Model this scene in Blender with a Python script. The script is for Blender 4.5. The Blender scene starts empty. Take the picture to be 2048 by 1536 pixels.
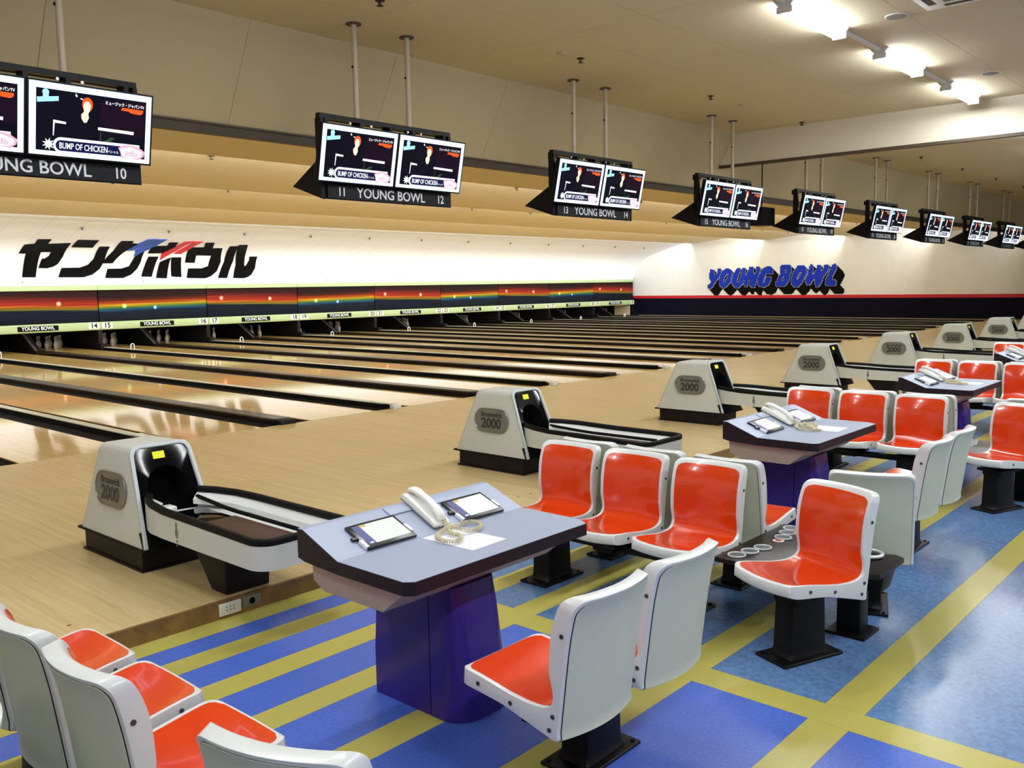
import bpy, bmesh, math, random
from mathutils import Vector, Matrix
random.seed(7)
S = bpy.context.scene
COL = S.collection
PITCH = 3.45            # metres from one lane pair to the next; x = 0 is the middle of lanes 11 and 12
# ---------------------------------------------------------------- camera
cd = bpy.data.cameras.new('camera'); cam = bpy.data.objects.new('camera', cd); COL.objects.link(cam)
cd.sensor_width = 36.0; cd.lens = 36.0 * 1790.5 / 2048.0; cd.clip_start = 0.05; cd.clip_end = 200
yaw, pitch, roll = (math.radians(a) for a in (48.047, 6.317, -0.941))
F = Vector((math.sin(yaw)*math.cos(pitch), math.cos(yaw)*math.cos(pitch), -math.sin(pitch)))
R = Vector((math.cos(yaw), -math.sin(yaw), 0)); U = R.cross(F)
R2 = math.cos(roll)*R + math.sin(roll)*U; U2 = -math.sin(roll)*R + math.cos(roll)*U
M = Matrix((R2, U2, -F)).transposed().to_4x4(); M.translation = Vector((-6.3162, -9.3851, 1.6717))
cam.matrix_world = M
S.camera = cam
# ---------------------------------------------------------------- world, exposure, large lights
w = bpy.data.worlds.new('world'); S.world = w; w.use_nodes = True
w.node_tree.nodes['Background'].inputs[0].default_value = (0.95, 0.97, 1.0, 1)
w.node_tree.nodes['Background'].inputs[1].default_value = 0.42
S.view_settings.view_transform = 'Standard'; S.view_settings.look = 'None'
S.view_settings.gamma = 1.0; S.view_settings.use_curve_mapping = False
S.view_settings.exposure = 0.15
S.cycles.max_bounces = 6; S.cycles.diffuse_bounces = 3; S.cycles.glossy_bounces = 3
S.cycles.sample_clamp_indirect = 4.0; S.cycles.caustics_reflective = False; S.cycles.caustics_refractive = False
def area(name, loc, rot, sx, sy, power, color):
    l = bpy.data.lights.new(name, 'AREA'); l.shape = 'RECTANGLE'; l.size = sx; l.size_y = sy; l.energy = power; l.color = color
    o = bpy.data.objects.new(name, l); COL.objects.link(o); o.location = loc; o.rotation_euler = rot
    return o
# tubes hidden behind the drop edges over the lanes (they light the next panel and the white cove)
TUBE_E = 60.0
LAMP_W = 32.0
BAFFLE_EDGE = (2.3, 6.1, 9.95, 13.85)
area('cove_tube_light', (16.0, 14.05, 3.68), (math.radians(62), 0, 0), 36.0, 0.10, 620, (0.93, 0.97, 1.0))
for yb in (-1.14,) + BAFFLE_EDGE[:3]:
    area('baffle_tube_light', (13.0, yb + 0.16, 3.68), (math.radians(95), 0, 0), 42.0, 0.08, 860 if yb > 0 else 420, (1.0, 0.97, 0.9))
# ---------------------------------------------------------------- materials
def rgb(h):
    c = [int(h[i:i+2], 16)/255 for i in (0, 2, 4)]
    return tuple(x/12.92 if x <= 0.04045 else ((x+0.055)/1.055)**2.4 for x in c)
MATS = {}
def mat(name, col, rough=0.5, metal=0.0, coat=0.0, emit=None, estr=0.0, spec=0.5, noise=None):
    m = bpy.data.materials.new(name); m.use_nodes = True; nt = m.node_tree; b = nt.nodes['Principled BSDF']
    col = rgb(col) if isinstance(col, str) else col
    b.inputs['Base Color'].default_value = (*col, 1); b.inputs['Roughness'].default_value = rough
    b.inputs['Metallic'].default_value = metal; b.inputs['Coat Weight'].default_value = coat; b.inputs['Coat Roughness'].default_value = 0.06
    b.inputs['Specular IOR Level'].default_value = spec
    if emit is not None:
        e = rgb(emit) if isinstance(emit, str) else emit
        b.inputs['Emission Color'].default_value = (*e, 1); b.inputs['Emission Strength'].default_value = estr
    if noise:
        sc, amt = noise[0], noise[1]
        tc = nt.nodes.new('ShaderNodeTexCoord'); n = nt.nodes.new('ShaderNodeTexNoise'); n.inputs['Scale'].default_value = sc; n.inputs['Detail'].default_value = 6
        n.inputs['Roughness'].default_value = 0.65
        r = nt.nodes.new('ShaderNodeValToRGB'); r.color_ramp.elements[0].position = 0.3; r.color_ramp.elements[1].position = 0.7
        r.color_ramp.elements[0].color = (*[c*(1-amt) for c in col], 1); r.color_ramp.elements[1].color = (*[min(1, c*(1+amt)) for c in col], 1)
        nt.links.new(tc.outputs['Object'], n.inputs['Vector']); nt.links.new(n.outputs['Fac'], r.inputs['Fac']); nt.links.new(r.outputs['Color'], b.inputs['Base Color'])
    MATS[name] = m
    return m
def wood(name, c0, c1, rough, coat, strip=0.027, gscale=1.0, spec=0.5):
    m = mat(name, c0, rough, coat=coat, spec=spec); nt = m.node_tree; b = nt.nodes['Principled BSDF']; L = nt.links.new; N = nt.nodes.new
    tc = N('ShaderNodeTexCoord'); sp = N('ShaderNodeSeparateXYZ'); L(tc.outputs['Object'], sp.inputs[0])
    d = N('ShaderNodeMath'); d.operation = 'DIVIDE'; d.inputs[1].default_value = strip; L(sp.outputs['X'], d.inputs[0])
    fl = N('ShaderNodeMath'); fl.operation = 'FLOOR'; L(d.outputs[0], fl.inputs[0])
    dy = N('ShaderNodeMath'); dy.operation = 'DIVIDE'; dy.inputs[1].default_value = 2.7; L(sp.outputs['Y'], dy.inputs[0])
    wn0 = N('ShaderNodeTexWhiteNoise'); wn0.noise_dimensions = '1D'; L(fl.outputs[0], wn0.inputs['W'])
    ad = N('ShaderNodeMath'); ad.operation = 'ADD'; L(dy.outputs[0], ad.inputs[0]); L(wn0.outputs['Value'], ad.inputs[1])
    fy = N('ShaderNodeMath'); fy.operation = 'FLOOR'; L(ad.outputs[0], fy.inputs[0])
    wn = N('ShaderNodeTexWhiteNoise'); wn.noise_dimensions = '2D'; cv = N('ShaderNodeCombineXYZ'); L(fl.outputs[0], cv.inputs[0]); L(fy.outputs[0], cv.inputs[1]); L(cv.outputs[0], wn.inputs['Vector'])
    mp = N('ShaderNodeMapping'); mp.inputs['Scale'].default_value = (60*gscale, 2.0*gscale, 60*gscale); L(tc.outputs['Object'], mp.inputs[0])
    n = N('ShaderNodeTexNoise'); n.inputs['Scale'].default_value = 1.0; n.inputs['Detail'].default_value = 5; L(mp.outputs[0], n.inputs['Vector'])
    mx = N('ShaderNodeMath'); mx.operation = 'MULTIPLY_ADD'; mx.inputs[1].default_value = 0.26; L(wn.outputs['Value'], mx.inputs[0])
    n2 = N('ShaderNodeMath'); n2.operation = 'MULTIPLY'; n2.inputs[1].default_value = 0.74; L(n.outputs['Fac'], n2.inputs[0]); L(n2.outputs[0], mx.inputs[2])
    r = N('ShaderNodeValToRGB'); r.color_ramp.elements[0].position = 0.2; r.color_ramp.elements[1].position = 0.8
    a0 = rgb(c0); a1 = rgb(c1); r.color_ramp.elements[0].color = (*a0, 1); r.color_ramp.elements[1].color = (*a1, 1)
    L(mx.outputs[0], r.inputs['Fac']); L(r.outputs['Color'], b.inputs['Base Color'])
    return m
wood('approach_wood', 'b49c6a', 'd2bc8a', 0.38, 0.15, spec=0.4)
wood('lane_wood', 'c09846', 'e4c47a', 0.36, 0.8, spec=0.3)
wood('riser_wood', '5e4420', '94703c', 0.45, 0.1, strip=0.6, gscale=0.25)
mat('royal_vinyl', '4664bc', 0.33, noise=(70, 0.25), spec=0.35)
mat('steel_vinyl', '587aa6', 0.26, noise=(45, 0.34), spec=0.4)
mat('yellow_vinyl', 'b0a854', 0.3, noise=(120, 0.10), spec=0.35)
mat('slab', '2c3038', 0.7)
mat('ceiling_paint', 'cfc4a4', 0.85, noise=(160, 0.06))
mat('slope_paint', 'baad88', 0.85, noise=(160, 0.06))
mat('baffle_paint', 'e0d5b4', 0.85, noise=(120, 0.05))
mat('cove_paint', 'eef1f6', 0.75)
mat('wall_paint', 'e2e5e6', 0.8, noise=(3, 0.03))
mat('wall_navy', '08081c', 0.7, spec=0.1)
mat('stripe_red', 'b81628', 0.5)
mat('seam_dark', '2a241a', 0.9)
mat('rail_brown', '46392a', 0.6)
mat('bulk_paint', 'ded6c0', 0.8)
mat('white_gloss', 'dfe1de', 0.28, coat=0.3)
mat('hood_cream', 'ccd0c8', 0.42, noise=(220, 0.05))
mat('frame_grey', 'b9c2c2', 0.4)
mat('shell_white', 'd4d7d4', 0.3, coat=0.2)
mat('pad_red', 'd23c08', 0.2, coat=0.45, spec=0.5)
mat('panel_sage', 'c3c8b4', 0.5, noise=(240, 0.04))
mat('screw', '5a5a58', 0.4, metal=0.8)
mat('black_metal', '09080b', 0.45, spec=0.2)
mat('black_gloss', '040408', 0.05, spec=0.12)
mat('black_rubber', '060608', 0.6, spec=0.2)
mat('void_black', '040405', 0.9, spec=0.1)
mat('brown_plinth', '130c0c', 0.5, spec=0.25)
mat('brown_carpet', '40291b', 0.8, noise=(180, 0.2))
mat('silver', '9a9a94', 0.3, metal=0.85)
mat('plaque', '8a8a80', 0.35, metal=0.7)
mat('plaque_dark', '3d3d3a', 0.4, metal=0.4)
mat('chrome', 'e6eaec', 0.3, metal=0.4)
mat('sticker_yellow', 'e3e21a', 0.5)
mat('desk_blue', '98a3b8', 0.42, noise=(260, 0.03))
mat('desk_edge', '14141d', 0.45, spec=0.3)
mat('desk_beige', 'b2aa9a', 0.55, noise=(140, 0.05))
mat('desk_purple', '33227a', 0.3, coat=0.15, spec=0.3)
mat('paper', 'e2e4ea', 0.7)
mat('phone_white', 'e4e5dd', 0.35)
mat('cord_cream', 'd2c8a4', 0.5)
mat('phone_grey', '8b8a80', 0.6)
mat('tablet_black', '101016', 0.3)
mat('tablet_screen', 'd6dad6', 0.3)
mat('tablet_blue', '2b3577', 0.4)
mat('tan_mark', 'b9a65a', 0.5)
mat('table_brown', '1c1210', 0.4, spec=0.25)
mat('cup_inside', '5d666c', 0.35, metal=0.5)
mat('mask_green', 'a8bc90', 0.7, spec=0.08)
mat('plate_white', 'e8e9d8', 0.5)
mat('ink_black', '060605', 0.7, spec=0.1)
mat('sign_black', '08080e', 0.5, spec=0.2)
mat('sign_white', 'd9dce2', 0.5)
mat('pole_paint', 'b9ad92', 0.5)
mat('pin_white_dimmed', 'a8a294', 0.3)  # pin white darkened in its colour to stand in for the dim pit
mat('pin_red', 'b01c20', 0.3)
mat('cap_dark', '1b130e', 0.3, coat=0.1, spec=0.35)
mat('cap_light', 'c4c8c2', 0.35)
mat('gutter_black', '050506', 0.5, spec=0.2)
mat('pit_dark', '0e0c0c', 0.8)
mat('kick_dark', '0a0809', 0.6, spec=0.2)
mat('hoop_white', 'e8ecf2', 0.4)
mat('kata_black', '050404', 0.7, spec=0.1)
mat('kata_blue', '1f4bb0', 0.5)
mat('kata_red', 'c81a22', 0.5)
mat('logo_blue', '0f2fae', 0.6, spec=0.2)
mat('tube_light', 'ffffff', 0.5, emit='f6faff', estr=TUBE_E)
mat('fixture_white', 'e2e2dc', 0.5)
mat('grille_grey', '76756c', 0.6)
mat('sprinkler', '4a4030', 0.4, metal=0.6)
mat('s_border', '101010', 0.4, spec=0.05, emit='c0e2ff', estr=2.3)
mat('s_dark', '050508', 0.4, spec=0.05, emit='0b0a18', estr=1.0)
mat('s_white', '101010', 0.4, spec=0.05, emit='f4f6ff', estr=1.3)
mat('s_cyan', '101010', 0.4, spec=0.05, emit='9fdcf6', estr=1.3)
mat('s_navy', '050508', 0.4, spec=0.05, emit='141a48', estr=1.0)
mat('s_orange', '101010', 0.4, spec=0.05, emit='ff5a1e', estr=1.2)
mat('s_skin', '101010', 0.4, spec=0.05, emit='ffd9c2', estr=1.3)
mat('s_pink', '101010', 0.4, spec=0.05, emit='f7b4cc', estr=1.0)
mat('s_green', '101010', 0.4, spec=0.05, emit='2c4a30', estr=1.0)
mat('s_maroon', '050508', 0.4, spec=0.05, emit='1c0a1c', estr=1.0)
mat('star_white', 'fffbe8', 0.5); mat('star_orange', 'f07a18', 0.5); mat('star_red', 'ff3a20', 0.5); mat('star_green', '8cc830', 0.5); mat('star_blue', '3a82e8', 0.5)
def print_mat(name, kind):
    """printed light-streak picture on the masking panels: bands by height, broken up by streaky noise"""
    m = mat(name, '101018', 0.7, spec=0.1); nt = m.node_tree; b = nt.nodes['Principled BSDF']; L = nt.links.new; N = nt.nodes.new
    tc = N('ShaderNodeTexCoord'); sp = N('ShaderNodeSeparateXYZ'); L(tc.outputs['Object'], sp.inputs[0])
    mp = N('ShaderNodeMapping'); mp.inputs['Scale'].default_value = (0.35, 1, 42); L(tc.outputs['Object'], mp.inputs[0])
    n = N('ShaderNodeTexNoise'); n.inputs['Scale'].default_value = 1.0; n.inputs['Detail'].default_value = 3; L(mp.outputs[0], n.inputs['Vector'])
    # height 0..1 over the panel (object z 0.785..1.72) nudged by the streak noise
    h = N('ShaderNodeMapRange'); h.inputs[1].default_value = 0.785; h.inputs[2].default_value = 1.72; L(sp.outputs['Z'], h.inputs[0])
    sl = N('ShaderNodeMath'); sl.operation = 'MULTIPLY_ADD'; sl.inputs[1].default_value = 0.022 if kind == 'A' else -0.02; L(sp.outputs['X'], sl.inputs[0]); L(h.outputs[0], sl.inputs[2])
    s = N('ShaderNodeMath'); s.operation = 'MULTIPLY_ADD'; s.inputs[1].default_value = 0.16; s.inputs[2].default_value = -0.08; L(n.outputs['Fac'], s.inputs[0])
    a = N('ShaderNodeMath'); a.operation = 'ADD'; L(sl.outputs[0], a.inputs[0]); L(s.outputs[0], a.inputs[1])
    r = N('ShaderNodeValToRGB'); cr = r.color_ramp
    if kind == 'A':
        st = [(0.0, '10131f'), (0.40, '131a2c'), (0.44, '6f7a2a'), (0.47, '8a5a20'), (0.53, 'b86a1c'), (0.57, 'a83420'), (0.66, '982c1e'), (0.74, '6e201a'), (0.82, '3a1816'), (1.0, '2a1414')]
    else:
        st = [(0.0, '11141c'), (0.32, '142030'), (0.37, '1e4a78'), (0.43, '2c6448'), (0.48, '788a28'), (0.53, 'd0a81c'), (0.56, 'a06418'), (0.61, 'aa4416'), (0.68, '642412'), (0.76, '2c1614'), (1.0, '201214')]
    while len(cr.elements) < len(st): cr.elements.new(0.5)
    for e, (p, c) in zip(cr.elements, st): e.position = p; e.color = (*rgb(c), 1)
    L(a.outputs[0], r.inputs['Fac'])
    # fine horizontal louvre lines
    wv = N('ShaderNodeMath'); wv.operation = 'MULTIPLY'; wv.inputs[1].default_value = 2*math.pi/0.045; L(sp.outputs['Z'], wv.inputs[0])
    sn = N('ShaderNodeMath'); sn.operation = 'SINE'; L(wv.outputs[0], sn.inputs[0])
    mr = N('ShaderNodeMapRange'); mr.inputs[1].default_value = 0.55; mr.inputs[2].default_value = 1.0; mr.inputs[3].default_value = 1.0; mr.inputs[4].default_value = 0.55; L(sn.outputs[0], mr.inputs[0])
    mx = N('ShaderNodeMix'); mx.data_type = 'RGBA'; mx.blend_type = 'MULTIPLY'; mx.inputs[0].default_value = 1.0
    L(r.outputs['Color'], mx.inputs[6]); L(mr.outputs[0], mx.inputs[7])
    # bright hair-thin streaks and a second, dark streak layer
    mp2 = N('ShaderNodeMapping'); mp2.inputs['Scale'].default_value = (0.25, 1, 95); L(tc.outputs['Object'], mp2.inputs[0])
    n3 = N('ShaderNodeTexNoise'); n3.inputs['Scale'].default_value = 1.0; n3.inputs['Detail'].default_value = 2; L(mp2.outputs[0], n3.inputs['Vector'])
    r3 = N('ShaderNodeMapRange'); r3.inputs[1].default_value = 0.35; r3.inputs[2].default_value = 0.68; r3.inputs[3].default_value = 0.30; r3.inputs[4].default_value = 1.15; L(n3.outputs['Fac'], r3.inputs[0])
    m3 = N('ShaderNodeMix'); m3.data_type = 'RGBA'; m3.blend_type = 'MULTIPLY'; m3.inputs[0].default_value = 1.0
    L(mx.outputs[2], m3.inputs[6]); L(r3.outputs[0], m3.inputs[7]); L(m3.outputs[2], b.inputs['Base Color'])
print_mat('print_warm', 'A'); print_mat('print_cool', 'B')
# ---------------------------------------------------------------- mesh helpers
class MB:
    """collects shapes; build() links them as one mesh object"""
    def __init__(s): s.v = []; s.f = []; s.m = []; s.mats = []
    def mi(s, name):
        if name not in s.mats: s.mats.append(name)
        return s.mats.index(name)
    def add(s, vs, fs, mname=None):
        o = len(s.v); s.v += [tuple(v) for v in vs]; i = s.mi(mname) if mname else 0
        for f in fs: s.f.append(tuple(o+k for k in f)); s.m.append(i)
        return s
    def box(s, x0, x1, y0, y1, z0, z1, mname=None):
        vs = [(x, y, z) for z in (z0, z1) for y in (y0, y1) for x in (x0, x1)]
        return s.add(vs, [(0,2,3,1),(4,5,7,6),(0,1,5,4),(2,6,7,3),(0,4,6,2),(1,3,7,5)], mname)
    def prism(s, poly, axis, a0, a1, mname=None, taper=None):
        """poly of 2D points extruded along axis 'x' (poly = y,z), 'y' (x,z) or 'z' (x,y)"""
        n = len(poly); vs = []
        for a in (a0, a1):
            for p in poly:
                vs.append({'x': (a, p[0], p[1]), 'y': (p[0], a, p[1]), 'z': (p[0], p[1], a)}[axis])
        fs = [tuple(range(n))[::-1], tuple(range(n, 2*n))] + [(i, (i+1) % n, n+(i+1) % n, n+i) for i in range(n)]
        return s.add(vs, fs, mname)
    def frustum(s, q0, q1, mname=None):
        """two matching loops of 3D points"""
        n = len(q0)
        return s.add(list(q0)+list(q1), [tuple(range(n))[::-1], tuple(range(n, 2*n))]+[(i, (i+1) % n, n+(i+1) % n, n+i) for i in range(n)], mname)
    def tube(s, pts, r, n=8, mname=None, caps=True, closed=False):
        pts = [Vector(p) for p in pts]; vs = []; up = Vector((0, 0, 1)); k = len(pts)
        for i, p in enumerate(pts):
            a = pts[(i-1) % k] if closed else pts[max(i-1, 0)]; b = pts[(i+1) % k] if closed else pts[min(i+1, k-1)]
            t = (b-a).normalized(); u = t.cross(up)
            if u.length < 1e-3: u = t.cross(Vector((0, 1, 0)))
            u.normalize(); v = u.cross(t); rr = r[i] if isinstance(r, (list, tuple)) else r
            for j in range(n):
                an = 2*math.pi*j/n; vs.append(p + u*math.cos(an)*rr + v*math.sin(an)*rr)
        fs = []
        for i in range(k if closed else k-1):
            for j in range(n): fs.append((i*n+j, i*n+(j+1) % n, ((i+1) % k)*n+(j+1) % n, ((i+1) % k)*n+j))
        if caps and not closed: fs += [tuple(range(n))[::-1], tuple(range((k-1)*n, k*n))]
        return s.add(vs, fs, mname)
    def cyl(s, c, r, h, axis='z', n=16, mname=None):
        c = Vector(c); d = {'x': Vector((h, 0, 0)), 'y': Vector((0, h, 0)), 'z': Vector((0, 0, h))}[axis]
        return s.tube([c, c+d], r, n, mname)
    def lathe(s, prof, n=16, c=(0, 0, 0), mname=None):
        vs = []
        for r, z in prof:
            for j in range(n): an = 2*math.pi*j/n; vs.append((c[0]+r*math.cos(an), c[1]+r*math.sin(an), c[2]+z))
        fs = [(i*n+j, i*n+(j+1) % n, (i+1)*n+(j+1) % n, (i+1)*n+j) for i in range(len(prof)-1) for j in range(n)]
        fs += [tuple(range(n))[::-1], tuple(range((len(prof)-1)*n, len(prof)*n))]
        return s.add(vs, fs, mname)
    def xform(s, mtx, start=0):
        for i in range(start, len(s.v)): s.v[i] = tuple(mtx @ Vector(s.v[i]))
        return s
    def build(s, name, mname=None, parent=None, bevel=0, seg=2, smooth=None, angle=40):
        me = bpy.data.meshes.new(name); me.from_pydata(s.v, [], s.f)
        for n in (s.mats or [mname]): me.materials.append(MATS[n])
        if s.mats: me.polygons.foreach_set('material_index', s.m)
        bm = bmesh.new(); bm.from_mesh(me)
        bmesh.ops.recalc_face_normals(bm, faces=bm.faces)
        if bevel:
            es = [e for e in bm.edges if len(e.link_faces) == 2 and e.calc_face_angle(0) > math.radians(angle)]
            bmesh.ops.bevel(bm, geom=es, offset=bevel, segments=seg, profile=0.5, affect='EDGES', clamp_overlap=True)
        bm.to_mesh(me); bm.free()
        if smooth or bevel:
            me.polygons.foreach_set('use_smooth', [True]*len(me.polygons)); me.set_sharp_from_angle(angle=math.radians(smooth or 35))
        me.update()
        o = bpy.data.objects.new(name, me); COL.objects.link(o)
        if parent: o.parent = parent
        return o
NW = 'zero one two three four five six seven eight nine ten eleven twelve thirteen fourteen fifteen sixteen seventeen eighteen nineteen'.split()
def word(n): return NW[n] if n < 20 else ('twenty' if n < 30 else 'thirty')+('-'+NW[n % 10] if n % 10 else '')
ORD = 'first second third fourth fifth sixth seventh eighth ninth tenth eleventh twelfth thirteenth fourteenth fifteenth sixteenth seventeenth eighteenth'.split()
def tag(o, label=None, cat=None, group=None, kind=None):
    if label: o['label'] = label
    if cat: o['category'] = cat
    if group: o['group'] = group
    if kind: o['kind'] = kind
    return o
def empty(name, loc=(0, 0, 0), rz=0):
    o = bpy.data.objects.new(name, None); COL.objects.link(o); o.location = loc; o.rotation_euler = (0, 0, rz); o.empty_display_size = 0.1
    return o
CH = {}
def copy_tree(o, parent=None):
    c = o.copy(); COL.objects.link(c); c.parent = parent
    for ch in o.children: copy_tree(ch, c)
    return c
_fonts = {}
def text_mesh(body, size, offset=0.0, extrude=0.0, align='CENTER', squeeze=1.0):
    """vertices and faces of a line of lettering in the xy plane"""
    cu = bpy.data.curves.new('lettering', 'FONT'); cu.body = body; cu.size = size; cu.align_x = align; cu.align_y = 'CENTER'
    cu.offset = offset; cu.extrude = extrude; cu.resolution_u = 3
    o = bpy.data.objects.new('lettering', cu); COL.objects.link(o)
    dg = bpy.context.evaluated_depsgraph_get(); me = o.evaluated_get(dg).to_mesh()
    vs = [(v.co.x*squeeze, v.co.y, v.co.z) for v in me.vertices]; fs = [tuple(p.vertices) for p in me.polygons]
    o.evaluated_get(dg).to_mesh_clear(); bpy.data.objects.remove(o); bpy.data.curves.remove(cu)
    return vs, fs
def put_text(mb, body, size, mtx, mname, offset=0.0, extrude=0.0, align='CENTER', squeeze=1.0):
    vs, fs = text_mesh(body, size, offset, extrude, align, squeeze)
    return mb.add([mtx @ Vector(v) for v in vs], fs, mname)
def frame(o, ex, ey):
    """matrix taking the xy plane to origin o with axes ex, ey"""
    ex = Vector(ex).normalized(); ey = Vector(ey).normalized(); ez = ex.cross(ey)
    m = Matrix((ex, ey, ez)).transposed().to_4x4(); m.translation = Vector(o); return m
FACE = lambda o: frame(o, (1, 0, 0), (0, 0, 1))     # lettering that faces -y
def polymesh(mb, poly, mtx, th, mname):
    """flat outline (concave allowed) given thickness th along the frame normal"""
    bm = bmesh.new(); vs = [bm.verts.new((p[0], p[1], 0)) for p in poly]; f = bm.faces.new(vs); f.normal_update()
    r = bmesh.ops.extrude_face_region(bm, geom=[f]); bmesh.ops.translate(bm, vec=(0, 0, th), verts=[e for e in r['geom'] if isinstance(e, bmesh.types.BMVert)])
    bm.normal_update(); bmesh.ops.triangulate(bm, faces=bm.faces[:]); bm.verts.index_update()
    mb.add([mtx @ v.co for v in bm.verts], [tuple(v.index for v in fc.verts) for fc in bm.faces], mname); bm.free()
# ================================================================ the setting
P = PITCH
X0, XW = -13.0, 33.2            # extent of the hall that is built along the lanes' row; XW is the end wall
ZF = -0.10                      # concourse floor; the approach is z = 0
YSTEP, YFOUL = -5.075, 0.06
# ---- concourse floor: blue vinyl fields with inlaid yellow strips
floor = MB().box(X0, XW, -13.0, YSTEP+0.3, ZF-0.12, ZF-0.004).build('floor', 'slab'); tag(floor, 'blue vinyl concourse floor inlaid with yellow strips', kind='structure')
STR = [(-5.235, -5.075), (-5.56, -5.40), (-5.93, -5.765), (-6.345, -6.18), (-6.83, -6.665), (-7.405, -7.24), (-8.11, -7.945), (-9.0, -8.83)]
XC0, XC1 = -2.945, -2.775
g = 0.0006
for (a, b) in STR:
    for (xa, xb) in ((X0, XC0), (XC1, XW)):
        MB().box(xa+g, xb-g, a+g, b-g, ZF-0.006, ZF).build('yellow_strip', 'yellow_vinyl', floor)
MB().box(XC0+g, XC1-g, -13, YSTEP, ZF-0.006, ZF).build('yellow_strip', 'yellow_vinyl', floor)
edges = [YSTEP] + [e for (a, b) in STR for e in (b, a)] + [-13.0]
for i in range(0, len(edges), 2):
    b, a = edges[i], edges[i+1]
    if b-a < 0.02: continue
    MB().box(X0+g, XC0-g, a+g, b-g, ZF-0.006, ZF).build('blue_field', 'royal_vinyl', floor)
    MB().box(XC1+g, XW-g, a+g, b-g, ZF-0.006, ZF).build('blue_field', 'steel_vinyl', floor)
# ---- approach and its step
ap = MB().box(X0, XW, YSTEP+0.02, YFOUL, -0.22, 0.0).build('floor_approach', 'approach_wood'); tag(ap, 'pale wooden bowling approach raised one step', kind='structure')
tr = MB().box(X0, XW, YSTEP, YSTEP+0.02, ZF, -0.001).build('trim_1', 'riser_wood'); tag(tr, 'brown wooden riser board at the edge of the approach', kind='structure')
d = MB().box(-3.60, -3.35, -4.80, -4.55, -0.02, 0.0006).build('access_hatch', 'approach_wood', ap)
# marker dots on the approach
for (x, y) in [(-5.02, -4.78), (-4.80, -4.80), (-4.58, -4.79), (-1.12, -4.76), (-0.98, -4.77), (-0.72, -4.79)]:
    MB().cyl((x, y, -0.004), 0.010, 0.0045, n=10).build('marker_dot', 'rail_brown', ap)
# ---- lane field
sub = MB().box(X0, XW, YFOUL+0.002, 19.4, -0.30, -0.115).build('floor_pit', 'pit_dark'); tag(sub, kind='structure')
LW = 0.533
def lane(num, xc):
    r = empty('bowling_lane', (xc, 0, 0))
    tag(r, 'glossy golden lane ending at the pins below number plate %s' % word(num), 'lane', 'bowling lanes')
    MB().box(-LW, LW, YFOUL+0.004, 19.2, -0.05, 0.0).build('lane_bed', 'lane_wood', r, bevel=0.003, seg=1)
    for s in (-1, 1):       # U shaped gutters
        pr = [(s*(LW+0.004), -0.012), (s*(LW+0.02), -0.07), (s*(LW+0.07), -0.095), (s*(LW+0.165), -0.095), (s*(LW+0.215), -0.07), (s*(LW+0.231), -0.012),
              (s*(LW+0.233), -0.112), (s*(LW+0.002), -0.112)]
        MB().prism(pr, 'y', YFOUL+0.004, 16.84).build('gutter', 'gutter_black', r, smooth=50)
    return r
for k in range(-2, 10):
    for j, s in ((0, -1), (1, 1)):
        lane(11+2*k+j, k*P + s*0.888)
# division caps: dark wide ones in the middle of a pair, pale narrow ones between pairs
for k in range(-2, 10):
    xc = k*P
    r = empty('lane_divider', (xc, 0, 0)); tag(r, 'wide dark brown divider between lanes %s and %s' % (word(11+2*k), word(12+2*k)), 'divider', 'dark lane dividers')
    MB().prism([(-0.117, -0.112), (0.117, -0.112), (0.117, 0.05), (0.105, 0.064), (-0.105, 0.064), (-0.117, 0.05)], 'y', YFOUL+0.10, 17.1).build('cap', 'cap_dark', r, smooth=30)
    MB().prism([(-0.113, -0.112), (0.113, -0.112), (0.113, 0.045), (0.10, 0.062), (-0.10, 0.062), (-0.113, 0.045)], 'y', YFOUL-0.03, YFOUL+0.095).build('end_block', 'brown_plinth', r, bevel=0.012)
    if k < 9:
        xc = (k+0.5)*P
        r = empty('lane_divider', (xc, 0, 0)); tag(r, 'narrow pale metal-topped divider between lanes %s and %s' % (word(12+2*k), word(13+2*k)), 'divider', 'pale lane dividers')
        MB().box(-0.066, 0.066, YFOUL+0.16, 17.1, -0.112, 0.052).build('rail', 'gutter_black', r)
        MB().box(-0.06, 0.06, YFOUL+0.16, 17.1, 0.052, 0.060).build('cap', 'cap_light', r)
        MB().box(-0.062, 0.062, YFOUL+0.02, YFOUL+0.42, 0.0601, 0.070).build('end_cover', 'white_gloss', r)
        MB().box(-0.065, 0.065, YFOUL-0.10, YFOUL+0.0, 0.0, 0.06).build('end_block', 'white_gloss', r, bevel=0.006)
        h = MB().tube([(0.12+0.05*math.cos(math.pi*t/10)*1.0, 15.4, 0.15+0.05*math.sin(math.pi*t/10)) for t in range(11)][::-1] + [(0.17, 15.4, -0.09)], 0.013, 8)
        h.tube([(0.07, 15.4, 0.15), (0.07, 15.4, 0.04)], 0.013, 8)
        ho = h.build('ball_guard_hoop', 'hoop_white', None, smooth=60); ho.location = (xc, 0, 0)
        tag(ho, 'small white hoop standing at the divider beside lane %s' % word(13+2*k), 'hoop', 'white hoops on the dividers')
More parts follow.
